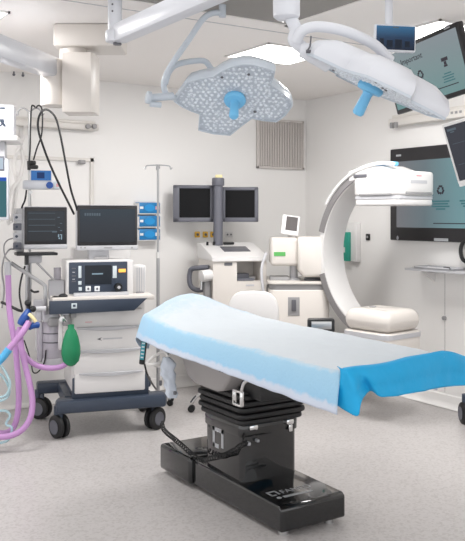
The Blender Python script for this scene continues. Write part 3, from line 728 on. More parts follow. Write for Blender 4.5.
# --- cyan sheet over the foot end
cols = [((340.0, 370.0, 3.21), (333, 403.5, 3.235)), ((344.3, 372.3, 3.2), (337.5, 406, 3.22)), ((345.2, 371.8, 3.195), (345, 411, 3.19)), ((346.5, 371.5, 3.19), (358, 416, 3.15)), ((349, 371, 3.195), (363, 401, 3.17)), ((355, 370, 3.21), (370, 391, 3.28)),
    ((364, 369, 3.24), (380, 397, 3.25)), ((376, 368, 3.29), (390, 396.5, 3.30)), ((390, 365.5, 3.35), (401, 395.5, 3.36)), ((403, 362, 3.42), (413, 393, 3.42)), ((415, 358.5, 3.49), (424, 391, 3.49)), ((428, 355, 3.57), (435, 388.5, 3.57)), ((440, 352, 3.65), (447, 387, 3.65)), ((446, 352, 3.69), (453, 386.5, 3.69)),
    ((453, 353, 3.73), (460, 386, 3.73)), ((462, 356, 3.80), (469, 385, 3.79)), ((474, 361, 3.9), (479, 384, 3.9)), ((486, 366, 4.05), (488, 384, 4.05))]
tops = [at(*a_) for a_, _ in cols]; hems = [at(*h_) for _, h_ in cols]
def cr_(P, n):
    Q = []
    for i in range(len(P)-1):
        a_ = P[max(i-1, 0)]; b_ = P[i]; c_ = P[i+1]; d_ = P[min(i+2, len(P)-1)]
        for k in range(n):
            t = k/n; Q.append(.5*((2*b_)+(c_-a_)*t+(2*a_-5*b_+4*c_-d_)*t*t+(3*b_-a_-3*c_+d_)*t**3))
    return Q+[P[-1]]
tops = cr_(tops, 4); hems = cr_(hems, 4); vs = []; fs = []; NV = 14; n_ = len(tops)
back = Vector((.03, .10, .004))
for i in range(n_):
    tp, hm = tops[i]+U*.004, hems[i]
    fl = max(0, min(1, (i-38)/8))
    vs.append(tp+Vector((.01-.03*fl, .018*(1-fl)+.01, .006-.008*fl))); vs.append(tp+Vector((.004, .008*(1-fl)+.006, .007-.007*fl)))
    for k in range(NV+1):
        v = k/NV; p = tp.lerp(hm, v)
        out = -.012*math.sin(PI*min(1, v*1.6))
        p = p+Vector((0, out, 0))+Vector((noise.noise(p*14), noise.noise(p*13+Vector((5, 0, 0))), 0))*.008*v
        vs.append(p)
K = NV+3
for i in range(n_-1):
    for k in range(K-1): fs.append([i*K+k, i*K+k+1, (i+1)*K+k+1, (i+1)*K+k])
b = B().m(M['cover']); b.add(vs, fs); cs = b.build('cyan_sheet', None, 180)
md = cs.modifiers.new('thick', 'SOLIDIFY'); md.thickness = .003
tag(cs, 'bright cyan sheet hanging over the foot end of the table', 'sheet')

# black arm clamp at the far side of the table
q = at(321, 326, 4.75)
t = tt
A_ = Fr((q.x, q.y, 0), CF)
a = A_.rect(308, 319, 335, 331, 0)
b = B(A_.T).m(M['black']).span(a[0], a[1], 0, .06, a[2]-.05, a[3], .012); b.build('clamp_block', t)
b = B(A_.T).m(M['steel']).span(a[0]+.02, a[1]-.02, -.004, .0, a[2]+.01, a[3]-.014, .002); b.build('clamp_plate', t)
b = B(A_.T).m(M['steel']).cyl(((a[0]+a[1])/2, .03, a[2]-.22), ((a[0]+a[1])/2, .03, a[2]-.04), .012); b.tube([((a[0]+a[1])/2, .03, a[2]-.20), ((a[0]+a[1])/2-.05, 0, a[2]-.21), ((a[0]+a[1])/2-.2, -.15, a[2]-.16)], .012); b.build('clamp_post', t)

# ------------------------------------------------------------------ anaesthesia machine
MYAW = math.radians(-15)
AM = Fr((2.44, 5.50, 0), MYAW)
ta = thing('anaesthesia_machine', AM.o, 'white anaesthesia machine with four drawers fronted in grey on a dark wheeled base', 'medical machine')
ta['label'] = 'white anaesthesia machine with drawers on a dark wheeled base left of the table'
def mb(x0, y0, x1, y1, ly, dep, mt, bev=.006, b=None, seg=2):
    a_ = AM.rect(x0, y0, x1, y1, ly); b = b or B(AM.T); b.m(mt).span(a_[0], a_[1], ly, ly+dep, a_[2], a_[3], bev, None, seg); return b
def caster(b_root, T, x, y, r=.08, turn=0.):
    L = T @ Matrix.Translation((x, y, 0)) @ Matrix.Rotation(turn, 4, 'Z')
    c = B(L)
    c.m(M['rubber'])
    for sx in (-.026, .026): c.lathe([(r-.012, -.018), (r, -.011), (r, .011), (r-.012, .018)], Matrix.Translation((sx, 0, r)) @ Matrix.Rotation(PI/2, 4, 'Y'), 22)
    c.m(M['slate'])
    for sx in (-.0465, .0465): c.lathe([(r*.62, -.003), (r*.55, .003)], Matrix.Translation((sx, 0, r)) @ Matrix.Rotation(PI/2, 4, 'Y'), 18)
    w = c.build('caster', b_root)
    h = B(L).m(M['navy']).span(-.012, .012, -.03, .06, r*.9, r*2+.03, .008).cyl((0, .02, r*1.9), (0, .02, r*2+.06), .028, n=14); h.build('fork', w)
    return w
# deck and casters
b = B(AM.T).m(M['navy'])
zt, zb_ = .36, .27
b.prism([(-.35, -.05), (.42, -.05), (.44, -.02), (.44, .08), (.40, .10), (.30, .12), (-.30, .12), (-.35, .10), (-.37, .04), (-.37, -.03)], .175, .27, None, .02)
b.prism([(-.30, .08), (.30, .08), (.30, .62), (-.30, .62)], .185, .28, None, .01)
b.prism([(-.46, .55), (.44, .55), (.44, .66), (-.46, .66)], .20, .29, None, .02)
b.build('base_deck', ta)
a = AM.rect(70, 382, 147, 396, -.02); 
b = B(AM.T).m(M['navy']).span(a[0]+.02, a[1]+.02, .005, .5, .25, a[3]+.02, .01); b.build('drawer_plinth', ta)
for x, y, tn in ((-.345, .0, .5), (.36, .03, -.9), (-.43, .61, .9), (.40, .61, .3)): caster(ta, AM.T, x, y, .083, tn)
# drawer column
a = AM.rect(71, 311, 140, 388, .0); a2 = AM.rect(76, 311, 146, 388, .0)
X0, X1 = a[0], a2[1]
b = B(AM.T).m(M['white']).span(X0+.005, X1-.005, .02, .55, a[2], a[3]+.05, .012); b.build('cabinet', ta)
rows = [(311, 325.5), (327, 348), (350, 371), (373, 389.5)]
for i, (y0, y1) in enumerate(rows):
    q = AM.rect(71+i*1.2, y0, 143+i*.6, y1, -.0)
    x0_, x1_, z0_, z1_ = q
    if i == 0:
        b = B(AM.T).m(M['white']).span(x0_, x1_, -.012, .03, z0_, z1_, .008); b.m(M['pink']).span(x0_+.10, x0_+.15, -.0135, -.011, z0_+.04, z0_+.046); b.build('upper_panel', ta)
        continue
    d_ = B(AM.T).m(M['white']).span(x0_, x1_, -.014, .03, z0_, z1_, .01).build('drawer', ta)
    # curved grey grip along the drawer's top edge
    vs = []; fs = []; n_ = 14
    for k in range(n_+1):
        u = k/n_; xx = x0_+.03+(x1_-x0_-.05)*u; sag = .020*math.sin(PI*u)**.8+.004
        vs += [(xx, -.016, z1_-.002), (xx, -.030, z1_-.006), (xx, -.028, z1_-.006-sag), (xx, -.016, z1_-.010-sag)]
    for k in range(n_):
        for e in range(4): fs.append([k*4+e, k*4+(e+1) % 4, k*4+4+(e+1) % 4, k*4+4+e])
    fs += [[0, 1, 2, 3], [n_*4+3, n_*4+2, n_*4+1, n_*4]]
    B(AM.T).m(M['lgrey']).add(vs, fs).build('grip', d_)
    if i == 1:
        xm = (x0_+x1_)/2; zm = (z0_+z1_)/2-.005
        b = B(AM.T).m(M['dgrey']).prism([(xm-.085, zm), (xm-.05, zm+.012), (xm-.062, zm), (xm-.05, zm-.012)], -.001, .001, Matrix(((1, 0, 0, 0), (0, 0, 1, -.0155), (0, 1, 0, 0), (0, 0, 0, 1))))
        b.m(M['lgrey']).span(xm-.04, xm+.10, -.0155, -.0135, zm-.005, zm+.005); b.build('label_print', d_)
# worktop with navy lip
q0 = AM.q(49.5, 301.5, -.10); q1 = AM.q(147, 311, -.10)
b = B(AM.T).m(M['warm']).span(q0.x+.02, q1.x+.06, -.09, .5, q0.z-.01, q0.z+.022, .008); b.build('worktop', ta)
zA, zB = q1.z+.008, q0.z+.002; xa = q0.x; xb = AM.q(147, 301, -.1).x; xc = AM.q(134, 311, -.1).x
b = B(AM.T).m(M['navy']).prism([(xa, zA-.008), (xc, zA), (xb, zB), (xa, zB)], 0, .05, Matrix(((1, 0, 0, 0), (0, 0, 1, -.11), (0, 1, 0, 0), (0, 0, 0, 1))), .004)
b.build('front_lip', ta)
q = AM.rect(71.5, 303.5, 77, 308.5, -.115); b = B(AM.T).m(M['key']).span(q[0], q[1], -.114, -.108, q[2], q[3], .002); b.m(M['navy']).span(q[0]+.01, q[1]-.01, -.116, -.113, q[2]+.012, q[3]-.008); b.build('lip_mark', ta)
# ventilator unit
q = AM.rect(67, 261, 132, 294, .02)
b = B(AM.T).m(M['white']).span(q[0]-.004, q[1]+.014, .03, .38, q[2]-.02, q[3]+.002, .015); b.build('ventilator_housing', ta)
vf = mb(69, 262.5, 127.5, 292.5, .02, .015, M['navy'], .006).build('ventilator_panel', ta)
mb(85, 265.5, 111.5, 284, .016, .006, M['dark'], .0).build('ventilator_display', vf)
b = mb(92, 273.3, 103, 274.4, .013, .004, M['scrtxt'], 0).build('display_lettering', vf)
b = B(AM.T)
mb(78.5, 266, 81.5, 278, .014, .008, M['key'], .002, b); mb(112.8, 266, 116.8, 278, .014, .008, M['key'], .002, b)
b.build('gauge', vf)
for px, py in ((80, 283), (80.3, 289)): mb(px-1.6, py-1.8, px+1.6, py+1.8, .012, .01, M['key'], .002).build('key', vf)
for px in (88.3, 97.2):
    k_ = mb(px-2.6, 286.2, px+2.6, 291.3, .012, .01, M['paper'], .003).build('key', vf)
    mb(px-.9, 287.7, px+.9, 289.9, .0105, .003, M['slate'], 0).build('key_symbol', k_)
mb(118.8, 269, 125.8, 272.2, .012, .01, M['amber'], .002).build('amber_light', vf)
b = B(AM.T).m(M['dgrey'])
for py in (268, 275.5, 281): p0 = AM.rect(72, py, 76, py+1, .015); b.span(p0[0], p0[1], .0165, .0205, p0[2], p0[3])
b.m(M['lgrey']); 
for py in (272, 279): p0 = AM.rect(72.5, py, 75, py+.6, .015); b.span(p0[0], p0[1], .0165, .0205, p0[2], p0[3])
b.build('panel_print', vf)
q = AM.q(118.3, 287, .015); b = B(AM.T).m(M['black']).cyl((q.x, .02, q.z), (q.x, -.012, q.z), .031, .027, 20); b.m(M['lgrey']).cyl((q.x, -.012, q.z), (q.x, -.0145, q.z), .012, n=12); b.build('dial', vf)
q = AM.rect(74, 293.5, 129, 299.5, -.03); b = B(AM.T).m(M['lgrey']).span(q[0], q[1], -.03, .06, q[2], q[3], .008); b.build('keyboard_tray', ta)
# tall white block behind and rear column carrying the monitors
q = AM.rect(74, 240, 140, 300, .3); b = B(AM.T).m(M['white']).span(q[0]+.0, q[1]-.06, .35, .55, .95, q[3]-.06, .015); b.build('rear_column', ta)
q = AM.rect(131, 264.5, 143.5, 291.5, .12)
# left side: breathing block, absorber canister, bag port
b = B(AM.T)
mb(43, 309, 62, 322, -.03, .22, M['lgrey'], .015, b); mb(48, 318, 72, 326, -.05, .15, M['grey'], .012, b); mb(36.5, 312, 42, 354, .05, .12, M['lgrey'], .01, b)
b.build('breathing_block', ta)
q = AM.rect(44.5, 322, 62, 362, .0); xm = (q[0]+q[1])/2
cn = B(AM.T).m(M['frost']).lathe([(.0, 0), (.070, .002), (.074, .02), (.074, q[3]-q[2]-.02), (.068, q[3]-q[2]), (0, q[3]-q[2])], Matrix.Translation((xm, .05, q[2])), 24).build('absorber_canister', ta)
b = B(AM.T).m(M['dgrey'])
for zz in (.14, .205): b.cyl((xm, .05, q[2]+zz), (xm, .05, q[2]+zz+.008), .076, n=24)
b.build('canister_band', cn)
b = B(AM.T).m(M['lgrey']).cyl((xm, .05, q[2]-.03), (xm, .05, q[2]+.03), .080, n=24, bev=.008); b.build('canister_cap', cn)
mb(58.5, 318, 63, 350, -.06, .05, M['white'], .01).build('bag_arm', ta)
b = B(AM.T).m(M['grey']); q = AM.q(66, 316, -.05); b.cyl((q.x, -.05, q.z+.03), (q.x, -.05, q.z-.06), .03, n=16).cyl((q.x+.03, -.06, q.z+.01), (q.x+.07, -.06, q.z+.01), .022, n=14); b.build('bag_port', ta)
mb(62, 309, 70, 315, -.1, .03, M['lgrey'], .01).build('gauge_block', ta)
q = AM.rect(50, 281, 66, 298, .02); b = B(AM.T).m(M['lgrey']).span(q[0], q[1], .10, .20, q[2]-.02, q[3], .012); b.build('flow_block', ta)
b = B(AM.T).m(M['frost']); q = AM.rect(54, 268, 62, 284, .1); b.cyl(((q[0]+q[1])/2, .15, q[2]-.02), ((q[0]+q[1])/2, .15, q[3]), .026, n=16); b.build('flow_tube', ta)
q = AM.rect(59, 312, 66, 326, -.08); b = B(AM.T).m(M['chrome']).cyl((q[0], -.08, q[3]), (q[1], -.07, q[2]+.03), .014, n=12).cyl((q[0]+.02, -.09, q[2]+.05), (q[0]+.02, -.05, q[2]+.05), .02, n=12); b.build('pressure_valve', ta)
mb(37, 322, 43, 362, .02, .06, M['frost'], .012).build('suction_jar', ta)
# side bracket arm and poles
b = B().m(M['alu']).tube([at(11, 263, 5.75), at(20, 269, 5.75), at(34, 278, 5.75), at(43, 284, 5.75), at(45.3, 288, 5.75), at(45.5, 300, 5.75), at(45.5, 314, 5.78)], .014, 8, 3); b.build('hose_arm', ta)
b = B().m(M['alu']).cyl(at(27.3, 262, 6.0), at(26.8, 330, 6.0), .013, n=10).cyl(at(30.2, 262, 6.02), at(30.0, 330, 6.02), .010, n=10); b.build('side_pole', ta)
mb(34, 300, 47, 309, .05, .06, M['lgrey'], .008).build('side_bracket', ta)

# green breathing bag
q = at(71, 345, 5.60)
A_ = Fr((q.x, q.y, 0), MYAW)
zt = A_.q(70, 327).z; zb_ = A_.q(72, 366).z; h = zt-zb_
prof = [(.012, 0), (.03, h*.03), (.055, h*.13), (.066, h*.32), (.064, h*.5), (.052, h*.72), (.035, h*.9), (.022, h*.96), (.022, h*1.06)]
b = B(A_.T).m(M['green']).lathe(prof, Matrix.Translation((0, 0, zb_)) @ Matrix.Diagonal((1.0, .75, 1, 1)), 24)
o = b.build('breathing_bag'); tag(o, 'green rubber breathing bag hanging at the front of the machine', 'breathing bag')

# white canister box on the worktop
q = AM.rect(130, 265, 142.5, 291.5, .10)
zw = AM.q(100, 301.5, -.1).z+.022
t = thing('white_canister', AM.T@Vector(((q[0]+q[1])/2, .16, zw)), 'white ribbed canister on the worktop right of the dark control panel', 'canister')
b = B(AM.T).m(M['white']).span(q[0]+.02, q[1]+.03, .10, .22, zw, q[3], .02); b.build('body', t)
b = B(AM.T).m(M['lgrey']);
for k in range(4): xx = q[0]+.05+k*.018; b.span(xx, xx+.006, .096, .104, zw+.02, q[3]-.02)
b.build('rib', t)
b = B(AM.T).m(M['grey']).span(q[0]+.045, q[1]+.01, .085, .12, zw, zw+.022, .006); b.build('foot', t)
o = B(AM.T).m(M['cream']).box((q[0]-.0, .08, q[3]+.012), (.12, .06, .012), .003, None).build('tape_roll'); 
bpy.data.objects.remove(o)
q = AM.rect(60, 292, 67, 297, -.06); t = thing('rubber_clip', AM.T@Vector(((q[0]+q[1])/2, -.03, zw)), 'small black rubber clip lying on the worktop left corner', 'clip')
b = B(AM.T).m(M['black']).ball(((q[0]+q[1])/2, -.03, zw+.018), .03, (1.1, .7, .6)); b.build('body', t); b = B(AM.T).m(M['black']).tube([((q[0]+q[1])/2-.03, -.04, zw+.012), ((q[0]+q[1])/2-.06, -.045, zw+.016), ((q[0]+q[1])/2-.075, -.03, zw+.008)], .007, 8); b.build('strap', t)

# ventilator monitor
def flat_monitor(name, label, fr, px0, py0, px1, py1, ly, chin, face, group, txt):
    a_ = fr.rect(px0, py0, px1, py1, ly); w_, h_ = a_[1]-a_[0], a_[3]-a_[2]
    t = thing(name, fr.T@Vector(((a_[0]+a_[1])/2, ly, a_[2]-chin)), label, 'monitor', group)
    b = B(fr.T).m(M['lgrey']).span(a_[0]-.006, a_[1]+.006, ly+.01, ly+.07, a_[2]-chin, a_[3]+.004, .012); b.build('housing', t)
    B(fr.T).m(M['bezel']).span(a_[0], a_[1], ly, ly+.012, a_[2], a_[3], .008).build('bezel', t)
    B(fr.T).m(face).span(a_[0]+.018, a_[1]-.018, ly-.003, ly+.001, a_[2]+.025, a_[3]-.028).build('display', t)
    B(fr.T).m(M['lgrey']).span(a_[0]-.004, a_[1]+.004, ly-.004, ly+.03, a_[2]-chin, a_[2]-.001, .006).build('chin', t)
    return t, a_
SCRN = emit_grad('navy_screen', [(50, 52, 60), (58, 64, 74), (60, 74, 86)], 2, .42)
t, a = flat_monitor('ventilator_monitor', 'dark flat monitor mounted above the control panel of the machine', AM, 77.3, 205.3, 137.3, 245, .10, .035, SCRN, 'flat monitors on the machine', None)
b = B(AM.T).m(M['scrdim']); q = AM.rect(84.5, 213, 101, 215.8, .097)
for i in range(7): w7 = (q[1]-q[0])/7; b.span(q[0]+i*w7, q[0]+(i+.75)*w7, .0955, .0975, q[2], q[3])
b.build('screen_lettering', t)
b = B(AM.T).m(M['grey']); q = AM.rect(104, 247.2, 112, 248.2, .095); b.span(q[0], q[1], .094, .097, q[2], q[3])
for px in (81, 85, 132): q = AM.rect(px-.8, 246.9, px+.8, 248.4, .095); b.span(q[0], q[1], .094, .097, q[2], q[3])
b.build('button', t)
q = AM.rect(86, 248, 112, 262, .14); b = B(AM.T).m(M['lgrey']).span(q[0]+.02, q[1]-.02, .14, .24, q[2]-.03, q[3]+.05, .015); b.m(M['white']).span(q[0]-.03, q[1]+.03, .12, .26, q[2]-.04, q[2], .01); b.build('swivel_foot', t)
b = B(AM.T).m(M['grey']); q = AM.rect(94, 257, 108, 262, .11); b.span(q[0], q[1], .10, .14, q[2], q[3], .006); b.build('latch', t)
# patient monitor on the left
PM = Fr((at(45, 225, 5.85).x, at(45, 225, 5.85).y, 0), MYAW+math.radians(4))
t, a = flat_monitor('patient_monitor', 'dark patient monitor with a module rack on its left side', PM, 24.5, 207, 67, 244, 0., .035, emit_grad('charcoal_vitals', [(50, 52, 58), (56, 60, 66), (60, 66, 74)], 2, .42), 'flat monitors on the machine', None)
b = B(PM.T).m(M['scrdim'])
for px0, py0, px1, py1 in ((57.5, 217, 60, 217.8), (60, 223, 62, 223.8), (58, 227, 60, 227.7), (52, 231, 57, 232.5), (60, 230, 62, 231)): q = PM.rect(px0, py0, px1, py1, -.003); b.span(q[0], q[1], -.0052, -.003, q[2], q[3])
b.m(M['scrtxt'])
for px0, py0, px1, py1 in ((58, 234.3, 59.2, 237), (60, 234.3, 62, 235), (61, 235, 62, 239.5), (58.5, 237.5, 60, 239)): q = PM.rect(px0, py0, px1, py1, -.003); b.span(q[0], q[1], -.0052, -.003, q[2], q[3])
b.m(M['scrdim'])
for py in (213, 219, 225, 231): q = PM.rect(28.5, py, 55, py+.35, -.003); b.span(q[0], q[1], -.0048, -.003, q[2], q[3])
b.build('screen_readout', t)
q = PM.rect(13, 214, 24, 252, .05)
mr = B(PM.T).m(M['alu']).span(q[0]+.02, q[1], .03, .20, q[2], q[3]+.04, .008).build('module_rack', t)
b = B(PM.T)
for k in range(4):
    z0 = q[2]+.02+k*(q[3]-q[2])/4; b.m(M['lgrey'] if k % 2 else M['slate']).span(q[0]+.0, q[1]-.02, .02, .06, z0, z0+.05, .005)
    b.m(M['navy']).cyl((q[0]+.02, .02, z0+.025), (q[0]+.02, .005, z0+.025), .010, n=8)
b.build('module', mr)
b = B(PM.T).m(M['black']); q = PM.rect(16, 251, 57, 255, -.06); b.span(q[0], q[1], -.10, .06, q[2], q[2]+.02, .005); b.build('tray', t)
q = PM.rect(26, 253, 42, 263, .02); b = B(PM.T).m(M['lgrey']).span(q[0], q[1], 0, .10, q[2], q[3], .015); b.m(M['black']).span(q[0]-.01, q[0]+.015, -.01, .03, q[2]-.01, q[3]); b.build('swivel_bracket', t)
b = B(PM.T).m(M['alu']); p0 = PM.q(36, 262, 0.02); p1 = PM.q(54, 280, .02); b.cyl(p0, p1, .008, n=8); b.build('strut', t)

# drip stand behind with cable hooks, and small pump
p0 = at(29.5, 262, 6.05); p1 = at(31, 112, 6.05)
t = thing('drip_pole', p0, 'tall slim drip pole behind the patient monitor with cables on its hooks', 'drip stand')
B().m(M['steel']).cyl((p0.x, p0.y, 1.28), (p0.x, p0.y, p1.z), .012, n=10).build('pole', t)
for sx in (-1, 1):
    top = Vector((p0.x, p0.y, p1.z)); b = B().m(M['alu']).tube([top, top+R*sx*.05+U*.03, top+R*sx*.085+U*.005, top+R*sx*.09-U*.025, top+R*sx*.11-U*.01], .006, 6, 4); b.build('hook', t)
B().m(M['black']).box(at(32, 163, 6.0), (.05, .05, .035), .01).box(at(33, 167, 5.98), (.07, .05, .03), .01).cyl(at(28.5, 161, 5.97), at(29, 170, 5.97), .012, n=8).build('clamp', t)
PU = Fr((at(43, 180, 5.95).x, at(43, 180, 5.95).y, 0), MYAW)
a = PU.rect(23, 180, 61, 189.5, 0)
t = thing('syringe_pump', PU.T@Vector((0, 0, a[2])), 'white syringe pump with a blue screen clamped above the patient monitor', 'pump')
b = B(PU.T).m(M['cool']).span(a[0], a[1], .0, .09, a[2], a[3], .012); b.build('body', t)
q = PU.rect(31, 170.5, 51, 180.5, -.0); b = B(PU.T).m(M['cool']).span(q[0]-.01, q[1]+.01, -.005, .06, q[2]-.01, q[3]+.005, .012); b.build('upper_case', t)
B(PU.T).m(emit('pump_screen', (60, 120, 190), .6)).span(q[0], q[1], -.008, -.004, q[2], q[3]-.0).build('display', t)
q = PU.rect(37, 172.3, 44.5, 178.5, -.009); B(PU.T).m(emit('pump_digits', (24, 60, 120), .5)).span(q[0], q[1], -.0105, -.008, q[2], q[3]).build('display_window', t)
q = PU.rect(46, 182, 53, 188.5, -.0); b = B(PU.T).m(M['blueplug']).cyl(((q[0]+q[1])/2, .01, (q[2]+q[3])/2), ((q[0]+q[1])/2, -.02, (q[2]+q[3])/2), (q[1]-q[0])/2, n=14); b.build('knob', t)
q = PU.rect(54, 182, 60.5, 188.5, -.0); b = B(PU.T).m(M['key']).span(q[0], q[1], -.006, .002, q[2], q[3], .002); b.m(M['pink']).span(q[0]+.015, q[1]-.012, -.0075, -.0055, q[2]+.012, q[3]-.012); b.build('keypad', t)
b = B(PU.T).m(M['steel']).cyl((PU.q(30.5, 184, .09).x, .05, a[2]-.02), (PU.q(30.5, 184, .09).x, .13, a[2]-.02), .012); b.build('pole_clamp', t)
# black cables
for pts, r, lab in (
    ([(79, 216, 6.02), (76, 206, 5.98), (71, 190, 5.92), (66, 165, 5.88), (61, 138, 5.86), (56.5, 120, 5.85), (51.5, 112.5, 5.85), (46, 109.5, 5.85), (41, 112.5, 5.85), (38, 121, 5.86), (38.5, 131, 5.86), (42, 143, 5.86), (49, 162, 5.86), (58, 182, 5.86), (68, 202, 5.92), (74, 214, 6.02)], .008, 'thick black cable looping high above the machine monitors'),
    ([(29, 162, 5.98), (30, 148, 5.98), (30.5, 128, 5.98), (31.5, 108, 5.98), (33, 105.5, 6.0), (35, 107, 6.02)], .006, 'thin black lead running straight up to the drip pole hook'),
    ([(33.5, 160, 5.97), (37, 148, 5.97), (41.5, 135, 5.97), (42.5, 118, 5.97), (41.5, 108, 5.98), (38.5, 105.5, 6.0), (36, 108, 6.02)], .006, 'thin black lead curving down from the drip pole hook'),
    ([(26.5, 190, 5.98), (25, 200, 5.98), (22, 207, 5.98), (21, 214, 6.0)], .007, 'short black lead behind the top corner of the patient monitor'),
    ([(25, 266, 5.8), (21, 280, 5.8), (19.5, 295, 5.8), (22.5, 311, 5.78)], .007, 'brown-black lead dangling beside the side poles under the monitor'),
    ([(1, 302, 5.7), (10, 306, 5.7), (18, 310, 5.7), (22, 311, 5.72)], .010, 'black lead running to the blue connectors from the left edge'),
    ([(31, 290, 5.9), (34, 292, 5.88), (38.5, 291.5, 5.86)], .008, 'short dark lever tube beside the side poles'),
    ([(24, 340, 5.8), (28, 352, 5.8), (31, 362, 5.8), (33, 372, 5.8), (38, 372, 5.8), (44, 363, 5.8), (46, 350, 5.8)], .005, 'thin dark loop hanging below the absorber'),
    ([(15, 238, 5.85), (8, 240, 5.83), (4, 246, 5.8), (5, 256, 5.8), (10, 262, 5.78)], .005, 'thin grey lead looping out of the module rack'),
    ([(14, 249, 5.85), (9, 250, 5.8), (4, 258, 5.76), (2, 272, 5.74), (4, 290, 5.74), (2, 308, 5.74)], .006, 'grey lead drooping along the left edge from the module rack')):
    mt = M['grey'] if lab.find('grey') >= 0 else M['black']
    o = B().m(mt).tube([at(*p_) for p_ in pts], r, 8).build('cable'); tag(o, lab, 'cable', 'leads around the machine')
# lilac hoses
for pts, r, lab, nm in (
    ([(8, 272, 5.7), (8.5, 290, 5.7), (9, 305, 5.7), (11, 322, 5.68), (15, 345, 5.66), (17.5, 370, 5.64), (18.8, 395, 5.62), (17.5, 415, 5.6), (13, 428, 5.58), (5, 433, 5.56), (-6, 432, 5.56)], .0205, 'lilac hose dropping from the arm tip and curling back to the left edge', 0),
    ([(29, 322, 5.55), (22, 333, 5.5), (15, 342, 5.48), (8, 350, 5.46), (3, 357, 5.45), (-6, 366, 5.44)], .022, 'lilac hose slanting down from the blue connector to a cyan end', 0),
    ([(20, 327, 5.6), (21, 345, 5.58), (25, 365, 5.56), (30, 385, 5.54), (32.5, 402, 5.52), (30.5, 417, 5.5), (23, 429, 5.48), (10, 436, 5.46), (-6, 437, 5.46)], .0205, 'lilac hose curving widest toward the wheel of the machine base', 0),
    ([(18, 330, 5.62), (20, 345, 5.62), (26, 357, 5.62), (36, 365, 5.62), (48, 368, 5.62), (60, 367, 5.62), (67, 363, 5.62)], .019, 'lilac hose sweeping across to the green breathing bag', 0)):
    t = thing('breathing_hose', at(*pts[-1]), lab, 'hose', 'lilac breathing hoses')
    B().m(M['purple']).tube([at(*p_) for p_ in pts], r, 12).build('hose_wall', t)
    if 'cyan end' in lab:
        B().m(M['cyanplug']).tube([at(9, 349, 5.46), at(3, 357, 5.45), at(-3, 363, 5.44)], .026, 12).build('cyan_end', t)
    if 'arm tip' in lab:
        B().m(M['lgrey']).cyl(at(7.5, 262, 5.7), at(8, 275, 5.7), .024, n=14).build('grey_end', t)
# connectors at the hose junction
t = thing('blue_connector', at(24, 318, 5.55), 'royal blue breathing connectors with a black cap at the hose junction', 'connector')
B().m(M['blueplug']).tube([at(29, 310, 5.6), at(26, 316, 5.58), at(22.5, 321, 5.57), at(20, 325, 5.56)], .03, 12, rs=lambda k: .020+.012*math.sin(PI*k)).build('upper_plug', t)
B().m(M['blueplug']).tube([at(38, 325, 5.6), at(33, 325.5, 5.57), at(29, 327, 5.55)], .022, 12).build('lower_plug', t)
B().m(M['black']).ball(at(28, 303, 5.6), .024).cyl(at(28, 303, 5.6), at(28.5, 310, 5.6), .014).ball(at(33, 309, 5.58), .022).build('black_cap', t)
B().m(M['cream']).tube([at(29, 314, 5.55), at(33, 318, 5.54), at(36, 322, 5.54)], .012, 8).build('yellow_tube', t)
B().m(M['lgrey']).cyl(at(36, 309, 5.6), at(46, 308.5, 5.62), .018).build('grey_tube', t)
for pts, lab in (
    ([(-3, 372, 5.5), (4, 378, 5.5), (9, 388, 5.5), (8, 396, 5.5), (3, 400, 5.5), (-4, 402, 5.5)], 'clear cyan tube making the upper loop at the left edge'),
    ([(-4, 360, 5.46), (2, 367, 5.46), (7, 375, 5.46), (10, 385, 5.46), (6, 395, 5.46), (-3, 398, 5.46)], 'clear cyan tube making the widest loop at the left edge'),
    ([(-4, 411, 5.5), (6, 411, 5.5), (10, 416, 5.5), (6, 424, 5.5), (12, 428, 5.5), (8, 440, 5.5), (-4, 444, 5.5)], 'clear cyan tube making the lower tangle near the floor')):
    o = B().m(M['tubing']).tube([at(*p_) for p_ in pts], .009, 8).build('clear_tube'); tag(o, lab, 'tube', 'clear tubes at the left edge')

# ------------------------------------------------------------------ drip stand with hooks
p0 = at_z(158, 404, 0); ztop = CAM.z+(HY-165)/FOC*(p0-CAM).dot(F)
t = thing('drip_stand', p0, 'slim steel drip stand with four hooks behind the head of the draped table', 'drip stand')
B().m(M['alu']).cyl((p0.x, p0.y, .06), (p0.x, p0.y, 1.25), .014, n=10).cyl((p0.x, p0.y, 1.27), (p0.x, p0.y, ztop), .010, n=10).build('pole', t)
B().m(M['white']).cyl((p0.x, p0.y, 1.235), (p0.x, p0.y, 1.285), .018, n=12).build('collar', t)
top = Vector((p0.x, p0.y, ztop))
for k in range(4):
    dv = (R*math.cos(k*PI/2+.2)+F*math.sin(k*PI/2+.2)); B().m(M['alu']).tube([top, top+dv*.07-U*.004, top+dv*.10-U*.01, top+dv*.108-U*.035, top+dv*.12-U*.02], .005, 6, 4).build('hook', t)
for k in range(5):
    an = PI/2+k*2*PI/5+.35; dv = (R*math.cos(an)+F*math.sin(an))*.13
    B().m(M['alu']).tube([p0+U*.10, p0+dv*.6+U*.09, p0+dv+U*.055], .012, 8, 4).build('foot', t)
    B().m(M['rubber']).cyl(p0+dv+U*.025-dv.cross(U).normalized()*.012, p0+dv+U*.025+dv.cross(U).normalized()*.012, .025, n=12).build('caster', t)

